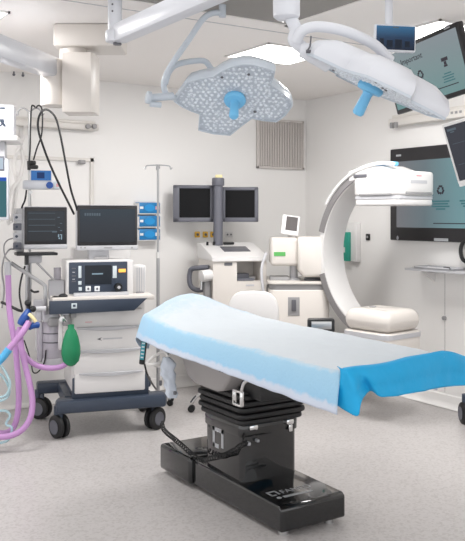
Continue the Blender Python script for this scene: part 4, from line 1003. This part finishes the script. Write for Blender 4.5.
# hand control, cord, bag and tubing under the head end
q = at(142.5, 351, 4.75); Hc = Fr((q.x, q.y, 0), CF)
a = Hc.rect(139.5, 338, 146.5, 365, 0)
t = thing('hand_control', Hc.T@Vector((0, 0, a[2])), 'black and teal hand control hanging under the head of the table', 'hand control')
L = Matrix.Translation(((a[0]+a[1])/2, .012, (a[2]+a[3])/2)) @ Matrix.Rotation(math.radians(6), 4, 'Y')
h = a[3]-a[2]
B(Hc.T).m(M['black']).box((0, 0, 0), (.034, .022, h), .008, L).build('body', t)
b = B(Hc.T).m(mat('teal_keypad', (50, 150, 165), .4)).box((-.002, -.0115, .008), (.024, .003, h*.72), .003, L); b.build('keypad', t)
b = B(Hc.T).m(M['key'])
for k in range(5): b.box((-.002, -.0135, h*.3-k*h*.13), (.016, .002, .008), 0, L)
b.build('key', t)
B(Hc.T).m(M['steel']).tube([(0, .012, a[3]-.01), (0.0, .01, a[3]+.02), (.0, .03, a[3]+.04)], .005, 6).build('hanger', t)
o = B().m(M['black']).tube([at(144.5, 364, 4.75), at(147, 374, 4.78), at(150, 380, 4.95), at(153, 385, 5.15), at(156, 389, 5.36)], .006, 8).build('cord'); tag(o, 'thin black cord from the hand control down to the machine base', 'cord')
pts = [at(162, 421, 5.45), at(163, 428, 5.30), at(167, 433, 5.15), at(172, 437, 5.02), at(178, 442, 4.9), at(186, 449, 4.80), at(195, 457, 4.66), at(203, 460, 4.56), at(212, 458, 4.5), at(222, 456, 4.42), at(233, 451, 4.36), at(242, 445, 4.3), at(248, 443, 4.28)]
dense = cr_(pts, 60); hel = []
for i, p in enumerate(dense):
    tn = (dense[min(i+1, len(dense)-1)]-dense[max(i-1, 0)]).normalized(); u = tn.cross(U).normalized(); w = u.cross(tn); an = i*2*PI/15
    k = min(1, i/30, (len(dense)-1-i)/30)
    hel.append(p+(u*math.cos(an)+w*math.sin(an))*.0125*k)
o = B().m(M['rubber']).tube(hel, .0034, 6, 1).build('coiled_cord'); tag(o, 'black coiled cord stretched from the machine wheel to the table pedestal', 'cord')
# clear bag
q = at(169, 378, 4.7); vs = []; fs = []
Bg = Fr((q.x, q.y, 0), CF); rings = [(357, 166, 3), (360, 167, 5), (364, 168, 7.5), (367, 167.5, 8.5), (370, 168, 7), (374, 167.5, 7.5), (378, 168.5, 6.5), (382, 170, 5.5), (386, 170.5, 6), (390, 171, 5), (394, 171.5, 5.5), (398, 172, 3.5)]
n_ = 16
for py, px, hw in rings:
    c = Bg.q(px, py, 0); rad = hw/FOC*4.7
    for k in range(n_):
        an = 2*PI*k/n_; rr_ = 1+.75*noise.noise(Vector((math.cos(an)*1.6, math.sin(an)*1.6, py*.13)))
        vs.append((c.x+rad*rr_*math.cos(an), rad*.55*rr_*math.sin(an), c.z))
for r_ in range(len(rings)-1):
    for k in range(n_): fs.append([r_*n_+k, r_*n_+(k+1) % n_, (r_+1)*n_+(k+1) % n_, (r_+1)*n_+k])
fs += [list(range(n_)), [(len(rings)-1)*n_+k for k in range(n_)]]
t = thing('clear_bag', Bg.T@Vector((0, 0, Bg.q(170, 398).z)), 'crumpled clear plastic bag hanging below the head of the table', 'bag')
B(Bg.T).m(M['clear']).add(vs, fs).build('bag_film', t, 60)
q1 = Bg.q(160.5, 383, -.02); q2 = Bg.q(175, 393, -.03); B(Bg.T).m(M['dgrey']).box(q1, (.016, .016, .03), .005).box(q2, (.02, .016, .02), .005).build('clip', t)
B(Bg.T).m(M['steel']).tube([Bg.q(167, 360, 0), Bg.q(168, 354, .0), Bg.q(171, 349, .03)], .005, 6).build('hook', t)
o = B().m(M['tubew']).tube([at(171, 357, 4.9), at(165, 352, 4.95), at(158, 354, 5.0), at(150, 360, 5.05), at(148, 364, 5.05), at(156, 364, 5.0), at(165, 361, 5.0), at(172, 364, 4.98), at(166, 367, 5.0), at(154, 365, 5.0)], .010, 8).build('suction_tube'); tag(o, 'milky coiled tube under the head of the table above the clear bag', 'tube')

# ------------------------------------------------------------------ swivel chair behind the table
p0 = at(240, 411, 6.5); p0.z = 0
CH = Fr(p0, CF-math.radians(8))
t = thing('swivel_chair', p0, 'white swivel chair with rounded backrest behind the draped table', 'chair')
xb = CH.q(253, 300, -.15).x; zt = CH.q(253, 291, -.15).z
w2 = (CH.q(279, 310, -.12).x-CH.q(228, 310, -.12).x)/2
prof = []
for k in range(13): an = PI*k/12; prof.append((xb-w2*math.copysign(abs(math.cos(an))**.55, math.cos(an)), zt-.20+.20*math.sin(an)**.8))
prof = [(xb-w2*.92, zt-.38)]+prof+[(xb+w2*.92, zt-.38)]
b = B(CH.T).m(M['white']).prism(prof, 0, .06, Matrix(((1, 0, 0, 0), (0, 0, 1, -.15), (0, 1, 0, 0), (0, 0, 0, 1))), .015); b.build('backrest', t, 60)
b = B(CH.T).m(M['white']).span(xb-.22, xb+.22, -.16, .28, .49, .56, .03); b.build('seat', t)
b = B(CH.T).m(M['chrome']).tube([(xb, -.10, zt-.30), (xb, -.16, .62), (xb, -.10, .50), (xb, .05, .48)], .018, 8); b.build('back_bracket', t)
b = B(CH.T).m(M['chrome']).cyl((0, .06, .14), (0, .06, .5), .026, n=14); b.build('gas_lift', t)
pc = CH.T@Vector((-.0, .06, 0)); tgt = at_z(191.5, 412, 0); an0 = math.atan2(tgt.y-pc.y, tgt.x-pc.x); rl = min(.46, (Vector((tgt.x, tgt.y, 0))-Vector((pc.x, pc.y, 0))).length)
for k in range(5):
    dv = Vector((math.cos(an0+k*2*PI/5), math.sin(an0+k*2*PI/5), 0))
    B().m(M['chrome']).tube([pc+U*.16, pc+dv*rl*.5+U*.165, pc+dv*rl*.85+U*.14, pc+dv*rl+U*.075], .016, 8, 4).build('leg', t)
    sd = dv.cross(U); c_ = pc+dv*rl
    w = B().m(M['rubber']).cyl(c_-sd*.024+U*.028, c_-sd*.004+U*.028, .028, n=14).cyl(c_+sd*.004+U*.028, c_+sd*.024+U*.028, .028, n=14).build('caster', t)

# ------------------------------------------------------------------ twin screen workstation
WS = Fr((at(213, 300, 6.95).x, at(213, 300, 6.95).y, 0), CF+math.radians(16))
t = thing('imaging_workstation', WS.o, 'white imaging cart with a sloped top and open niche behind the table', 'medical cart')
wF = WS.q(266.5, 280).x
zt = WS.q(240, 259.5).z; zt2 = WS.q(215, 243, .4).z
# niche
n0 = WS.rect(237, 262, 262, 281)
DEP = .52
b = B(WS.T).m(M['warm'])
b.span(0, n0[0], 0, DEP, .12, zt, .0).span(n0[1], wF, 0, DEP, .12, zt, .0).span(n0[0], n0[1], 0, DEP, .12, n0[2]).span(n0[0], n0[1], 0, DEP, n0[3], zt).span(n0[0], n0[1], .25, DEP, n0[2], n0[3])
b.build('body', t)
side = [(-.02, zt-.012), (-.02, zt+.02), (.05, zt+.045), (DEP*.8, zt2), (DEP+.02, zt2), (DEP+.02, zt-.012)]
b = B(WS.T).m(M['white']).prism(side, -.015, wF+.015, Matrix(((0, 0, 1, 0), (1, 0, 0, 0), (0, 1, 0, 0), (0, 0, 0, 1))), .018); b.build('sloped_top', t)
sl = math.atan2(zt2-zt-.045, DEP*.8-.05)
L = Matrix.Translation((wF*.53, .20, zt+.045+(.15)*math.tan(sl)+.003)) @ Matrix.Rotation(sl, 4, 'X')
B(WS.T).m(M['dgrey']).box((0, 0, 0), (.24, .16, .006), .002, L).build('touch_panel', t)
B(WS.T).m(M['black']).box((-.02, .15, .012), (.10, .03, .02), .006, L).build('handle', t)
for x in (-.22, -.16): B(WS.T).m(M['black']).lathe([(.012, 0), (.010, .03)], L @ Matrix.Translation((x, .14, 0)), 10).build('key_switch', t)
B(WS.T).m(M['dgrey']).span(.10, .17, -.004, .0, WS.q(230, 265.5).z, WS.q(230, 262.5).z).build('slot', t)
b = B(WS.T).m(M['slate']).span(n0[0]+.02, n0[0]+.14, .10, .22, n0[2], n0[2]+.06, .004).span(n0[0]+.02, n0[0]+.17, .05, .2, n0[2], n0[2]+.02, .004); b.m(M['grey']).span(n0[0]+.14, n0[0]+.2, .10, .2, n0[2], n0[2]+.035, .004); b.build('recorder', t)
b = B(WS.T).m(M['lgrey']); q = WS.rect(246, 284.5, 254, 286, 0); b.span(q[0], q[1], -.003, 0, q[2], q[3]); b.build('print', t)
b = B(WS.T).m(M['slate']).tube([(-.01, .10, zt-.07), (-.09, .14, zt-.075), (-.15, .2, zt-.10), (-.155, .2, zt-.22), (-.10, .18, zt-.27), (-.02, .14, zt-.26)], .022, 10); b.build('side_handle', t)
b = B(WS.T).m(M['white']).cyl((-.10, .02, zt-.14), (.0, .05, zt-.13), .05, n=18, bev=.01); b.m(M['grey']).span(-.06, -.005, .05, .12, zt-.33, zt-.17, .008); b.m(M['chrome']).cyl((-.075, .1, zt-.26), (-.075, .1, zt-.15), .015); b.build('camera_module', t)
b = B(WS.T).m(M['alu']).span(wF, wF+.02, .1, .3, .5, zt-.1, .008); b.build('side_rail', t)
b = B(WS.T).m(M['grey']).span(.02, wF-.02, .02, DEP-.02, .06, .12); b.build('base_plate', t)
for x, y in ((.06, .06), (wF-.06, .06), (.06, DEP-.06), (wF-.06, DEP-.06)): B(WS.T).m(M['rubber']).cyl((x-.02, y, .04), (x+.02, y, .04), .04, n=16).build('caster', t)
SF = Fr((at(218, 200, 7.3).x, at(218, 200, 7.3).y, 0), CF+math.radians(4))
a = SF.rect(213.5, 186, 223, 250, 0); xm = (a[0]+a[1])/2
b = B(SF.T).m(M['slate']).cyl((xm, .03, zt2-.02), (xm, .03, SF.q(218, 180).z), (a[1]-a[0])/2, n=20); b.build('post', t)
q = SF.rect(212, 177.5, 224.5, 186, 0); b = B(SF.T).m(M['slate']).cyl((xm, .03, q[2]), (xm, .03, q[3]), (q[1]-q[0])/2, n=20, bev=.012); b.build('post_collar', t)
q = SF.rect(215.5, 175, 222.5, 178, .0); b = B(SF.T).m(M['cream']).span(q[0], q[1], 0.0, .06, q[2]-.01, q[3]+.003, .004); b.build('post_cap', t)
for k, (x0, y0, x1, y1, yw, lab) in enumerate(((173.3, 185, 213.5, 222, 6, 'dark square imaging screen left of the post on the white cart'), (222, 187, 258, 222, -6, 'dark square imaging screen right of the post on the white cart'))):
    MF = Fr(SF.T@Vector((SF.q((x0+x1)/2, 200, .09).x, .09, 0)), CF+math.radians(yw))
    a = MF.rect(x0, y0, x1, y1, 0)
    m_ = thing('imaging_screen', MF.T@Vector((0, 0, a[2])), lab, 'monitor', 'twin imaging screens on the cart')
    B(MF.T).m(M['slate']).span(a[0], a[1], .012, .07, a[2], a[3], .01).build('housing', m_)
    f = B(MF.T).m(M['slate']); lw = .055 if k == 0 else .03; rw = .03
    f.span(a[0], a[0]+lw, 0, .02, a[2], a[3], .004).span(a[1]-rw, a[1], 0, .02, a[2], a[3], .004).span(a[0], a[1], 0, .02, a[2], a[2]+.04, .004).span(a[0], a[1], 0, .02, a[3]-.03, a[3], .004); f.build('bezel', m_)
    B(MF.T).m(M['off']).span(a[0]+lw-.002, a[1]-rw+.002, .006, .014, a[2]+.036, a[3]-.026).build('display', m_)

# ------------------------------------------------------------------ C shaped scanner
Rm = .69
cd = (R*.64-F*.77).normalized(); ad = (R*.77+F*.64).normalized()
Oc = at(393, 215, 6.42); Oc.z = 1.292
SP = Fr(at(298, 300, 6.85).xy.to_3d(), CF)
t = thing('c_arm_scanner', SP.o, 'white x-ray scanner with a big curved arm standing in the far corner', 'medical scanner')
def ring(th0, th1, r0, r1, a0, a1, mt, n=48, b=None):
    b = b or B(); b.m(mt); vs = []; fs = []
    for i in range(n+1):
        th = math.radians(th0+(th1-th0)*i/n); dv = cd*math.cos(th)+U*math.sin(th)
        for rr_, aa in ((r0, a0), (r1, a0), (r1, a1), (r0, a1)): vs.append(Oc+dv*rr_+ad*aa)
    for i in range(n):
        for e in range(4): fs.append([i*4+e, i*4+(e+1) % 4, i*4+4+(e+1) % 4, i*4+4+e])
    fs += [[0, 1, 2, 3], [n*4+3, n*4+2, n*4+1, n*4]]
    return b.add(vs, fs)
b = ring(92, 262, Rm-.05, Rm+.0, -.125, .125, M['white'])
b.build('curved_arm', t)
for th0, th1, a0_, a1_ in ((112, 166, -.135, -.123), (196, 246, -.135, -.123), (130, 166, .123, .135), (196, 246, .123, .135)): ring(th0, th1, Rm-.042, Rm+.012, a0_, a1_, M['rail']).build('guide_strip', t)
b = ring(92, 262, Rm, Rm+.02, -.05, .05, M['lgrey']); b.build('outer_track', t)
b = B().m(M['cream']); q = Oc-cd*(Rm-.02)-ad*.095+U*.05; b.ball(q, .02); b.build('indicator', t)
# detector at the top
TD = Matrix((cd, ad, U)).transposed().to_4x4()
def CT(z): m_ = TD.copy(); m_.translation = Vector((Oc.x, Oc.y, 0))+R*.005; return m_
T_ = CT(0)
zd0 = EYE+(HY-196)/FOC*6.3; zd1 = EYE+(HY-169)/FOC*6.3
def rrect(sx, sy, r): return rr(-sx, sx, -sy, sy, r)
b = B(T_).m(M['white']).prism(rrect(.245, .225, .07), zd0, zd1-.02, None, .02)
hd = b.build('detector_head', t, 50)
b = B(T_).m(M['white']).prism([(-.36, zd1-.10), (-.36, zd1+.0), (-.20, zd1+.035), (.0, zd1+.03), (.16, zd1-.025), (.0, zd1-.06)], -.14, .14, Matrix(((1, 0, 0, 0), (0, 0, 1, 0), (0, 1, 0, 0), (0, 0, 0, 1))), .02); b.build('detector_bridge', t)
b = B(T_).m(M['white']).prism(rrect(.232, .215, .05), zd0-.075, zd0-.022, None, .012); b.build('detector_plate', t, 50)
b = B(T_).m(M['lgrey']).prism(rrect(.235, .218, .05), zd0-.024, zd0+.002); b.build('detector_seam', t)
b = B(T_).m(M['grey']).span(.243, .248, -.16, .16, zd0+.01, zd0+.03, .002).span(-.16, .16, -.229, -.222, zd0+.005, zd0+.02, .002); b.build('grip_slot', t)
b = B(T_).m(M['lgrey']).span(.2445, .247, -.10, .10, (zd0+zd1)/2-.01, (zd0+zd1)/2+.015); b.build('print', t); b = B(T_).m(M['pink']).span(.2445, .247, -.03, .03, zd1-.06, zd1-.05); b.build('print', t)
b = B(T_).m(M['dgrey']).span(-.22, -.08, -.229, -.215, zd1-.065, zd1-.035, .006); b.build('recess', t)
# cable over the top
pts = []
for th in range(146, 78, -6): dv = cd*math.cos(math.radians(th))+U*math.sin(math.radians(th)); pts.append(Oc+dv*(Rm+.022)-ad*.10)
b = B().m(M['blue']).tube(pts, .016, 8, 3); b.m(M['white']).tube([p_-ad*.04 for p_ in pts], .014, 8, 3); b.build('cable', t)
# tube housing at the bottom
zt_ = EYE+(HY-311)/FOC*6.2
T_ = CT(0); T_.translation = Vector((Oc.x, Oc.y, 0))-R*.085
b = B(T_).m(M['warm']).prism(rrect(.235, .22, .07), .42, zt_-.17, None, .015).prism(rrect(.23, .215, .07), zt_-.175, zt_, None, .085, 5); b.build('tube_housing', t, 60)
b = B(T_).m(M['lgrey']); b.prism(rrect(.239, .224, .072), zt_-.215, zt_-.18); b.build('housing_band', t)
b = B(T_).m(M['grey']).lathe([(.03, 0), (.028, .006)], Matrix.Translation((-.08, -.02, zt_)), 14); b.build('button', t)
b = B(T_).m(M['lgrey']).prism(rrect(.15, .15, .04), .36, .5, None, .01); b.build('lower_housing', t)
# stand
q = SP.rect(269, 283, 330, 330, 0); q2 = SP.rect(300, 290, 330, 330, 0)
b = B(SP.T).m(M['warm']).prism(rr(q[0]+.0, q[1]-.0, 0, .6, .06), .15, q[3]-.06, None, .01); b.build('cabinet', t, 50)
b = B(SP.T).m(M['grey']).prism(rr(q[0]+.01, q[1]-.01, .015, .59, .06), q[3]-.06, q[3]-.012); b.build('cabinet_shade_band', t)  # grey band paints in the shade on the curved lid
b = B(SP.T).m(M['warm']).prism(rr(q[0]-.01, q[1]+.01, -.01, .61, .06), q[3]-.012, q[3]+.012, None, .006); b.build('cabinet_lid', t)
k_ = SP.rect(291.5, 299.5, 296, 311, 0); b = B(SP.T).m(M['grey']).span(k_[0]-.03, k_[1]+.03, -.006, .0, k_[2]-.04, k_[3]+.02, .003); b.m(M['dgrey']).span(k_[0], k_[1], -.018, -.005, k_[2], k_[3], .005); b.build('handle', t)
b = B(SP.T).m(M['grey']).span(q[0]+.02, q[1]-.02, .02, .58, .08, .15); b.build('base_plate', t)
for x, y in ((q[0]+.06, .06), (q[1]-.06, .06), (q[0]+.06, .54), (q[1]-.06, .54)): B(SP.T).m(M['rubber']).cyl((x-.02, y, .045), (x+.02, y, .045), .045, n=16).build('caster', t)
c_ = SP.rect(291, 262, 298, 284, .1); b = B(SP.T).m(M['lgrey']).cyl(((c_[0]+c_[1])/2, .2, q[3]), ((c_[0]+c_[1])/2, .2, c_[3]), .035, n=18).cyl(((c_[0]+c_[1])/2, .2, q[3]), ((c_[0]+c_[1])/2, .2, q[3]+.03), .06, n=18); b.build('column', t)
c_ = SP.rect(270.5, 237.5, 299, 266, .06); b = B(SP.T).m(M['warm']).span(c_[0], c_[1], .06, .36, c_[2], c_[3], .03, None, 3); b.build('motor_case', t)
s_ = SP.rect(274, 252, 285.5, 256, .055); b = B(SP.T).m(M['stripe']).span(s_[0], s_[1], .055, .062, s_[2], s_[3]); b.build('green_stripe', t)
c_ = SP.rect(298, 237, 327, 277, .0); b = B(SP.T).m(M['warm']).prism([(c_[0], c_[2]+.06), (c_[0]+.05, c_[2]), (c_[1]-.03, c_[2]), (c_[1], c_[2]+.04), (c_[1], c_[3]), (c_[0], c_[3])], .0, .34, Matrix(((1, 0, 0, 0), (0, 0, 1, 0), (0, 1, 0, 0), (0, 0, 0, 1))), .025); b.build('arm_carrier', t, 50)
b = B().m(M['warm']).cyl(SP.T@Vector((c_[1]-.04, .17, (c_[2]+c_[3])/2)), Oc-cd*Rm+U*(.0)-U*(Oc.z-(c_[2]+c_[3])/2), .09, n=20); b.build('arm_pivot', t)
s_ = SP.rect(305, 278, 322, 283.5, .1); b = B(SP.T).m(M['dgrey']).span(s_[0], s_[1], .1, .2, s_[2]-.01, s_[3], .01); b.build('brake_pedal', t)
s_ = SP.rect(270, 277, 290, 284, .1); b = B(SP.T).m(M['grey']).span(s_[0], s_[1], .12, .3, s_[2]-.005, s_[3], .01); b.build('cable_tray', t)
b = B(SP.T).m(M['lgrey']).tube([(q[0]-.02, .1, q[3]+.25), (q[0]-.06, .05, q[3]+.12), (q[0]-.05, .03, q[3]-.05), (q[0]-.02, .05, q[3]-.15)], .012, 8); b.build('side_cable', t)
# tilted control screen on top
c_ = SP.rect(280.5, 215, 301, 236, .08); hw = (c_[1]-c_[0])/2-.012; hh = (c_[3]-c_[2])/2
L = Matrix(((1, .18, 0, (c_[0]+c_[1])/2), (0, .42, -.9, .12), (0, .9, .42, (c_[2]+c_[3])/2), (0, 0, 0, 1)))
L = Matrix.Translation(((c_[0]+c_[1])/2, .12, (c_[2]+c_[3])/2)) @ Matrix.Rotation(math.radians(8), 4, 'Y') @ Matrix.Rotation(math.radians(66), 4, 'X')
cs_ = B(SP.T).m(M['white']).box((0, 0, 0), (2*hw, 2*hh*1.02, .025), .008, L).build('control_screen', t)
B(SP.T).m(mat('grey_panel', (92, 88, 88), .6, spec=.1)).box((.008, .012, .0135), (2*hw*.66, 2*hh*.72, .003), 0, L).build('display', cs_)
b = B(SP.T).m(M['white']).cyl(((c_[0]+c_[1])/2, .2, c_[2]+.06), ((c_[0]+c_[1])/2, .2, c_[2]-.03), .02); b.build('screen_neck', t)

# ------------------------------------------------------------------ trolley at the right edge
q = at_z(463, 423, 0); TR = Fr((q.x, q.y, 0), -PI/2+.15)
t = thing('rolling_trolley', TR.T@Vector((.25, .2, 0)), 'trolley cut off by the right edge with a black wheel showing', 'trolley')
caster(t, TR.T, 0.03, 0, .082, .9)
for x, y in ((.55, 0), (.03, .34), (.55, .34)): caster(t, TR.T, x, y, .082, .3)
b = B(TR.T).m(M['steel']).span(.06, .58, -.02, .36, .24, .27, .008)
b.build('lower_shelf', t)
b = B(TR.T).m(M['steel'])
for x, y in ((.10, .0), (.55, 0), (.10, .34), (.55, .34)): b.cyl((x, y, .26), (x, y, .80), .012, n=8)
b.build('upright', t)
B(TR.T).m(M['steel']).span(.06, .58, -.02, .36, .80, .83, .008).build('top_shelf', t)

# ------------------------------------------------------------------ lights, world, camera
w = bpy.data.worlds.new('World'); scene.world = w; w.use_nodes = True
bg = w.node_tree.nodes['Background']; bg.inputs[0].default_value = (.985, .99, 1.0, 1); bg.inputs[1].default_value = 1.35
def area(name, loc, sx, sy, power, rot=(0, 0, 0)):
    l = bpy.data.lights.new(name, 'AREA'); l.shape = 'RECTANGLE'; l.size = sx; l.size_y = sy; l.energy = power; l.color = (1, .99, .98)
    o = bpy.data.objects.new(name, l); COL.objects.link(o); o.location = loc; o.rotation_euler = rot; return o
area('panel_lamp', (3.50, 4.82, CEIL-.03), .55, .5, 21); area('panel_lamp', (1.16, 4.93, CEIL-.03),   .55, .5, 21); area('panel_lamp', (4.0, 3.72, CEIL-.03), .55, .5, 22)
area('air_field_fill', (1.55, 2.4, CEIL-.06), 2.4, 2.6, 14)  # added fill light below the air field, which has no glow itself
cam = bpy.data.cameras.new('Camera'); co = bpy.data.objects.new('Camera', cam); COL.objects.link(co)
co.location = CAM; co.rotation_euler = (PI/2, 0, -YAW); cam.sensor_fit = 'HORIZONTAL'; cam.sensor_width = 36; cam.lens = FOC/465*36
cam.shift_y = -(270.5-HY)/465; cam.clip_start = .05; scene.camera = co
vs_ = scene.view_settings; vs_.view_transform = 'Standard'; vs_.look = 'None'; vs_.exposure = 0.42; vs_.gamma = 1; vs_.use_curve_mapping = False
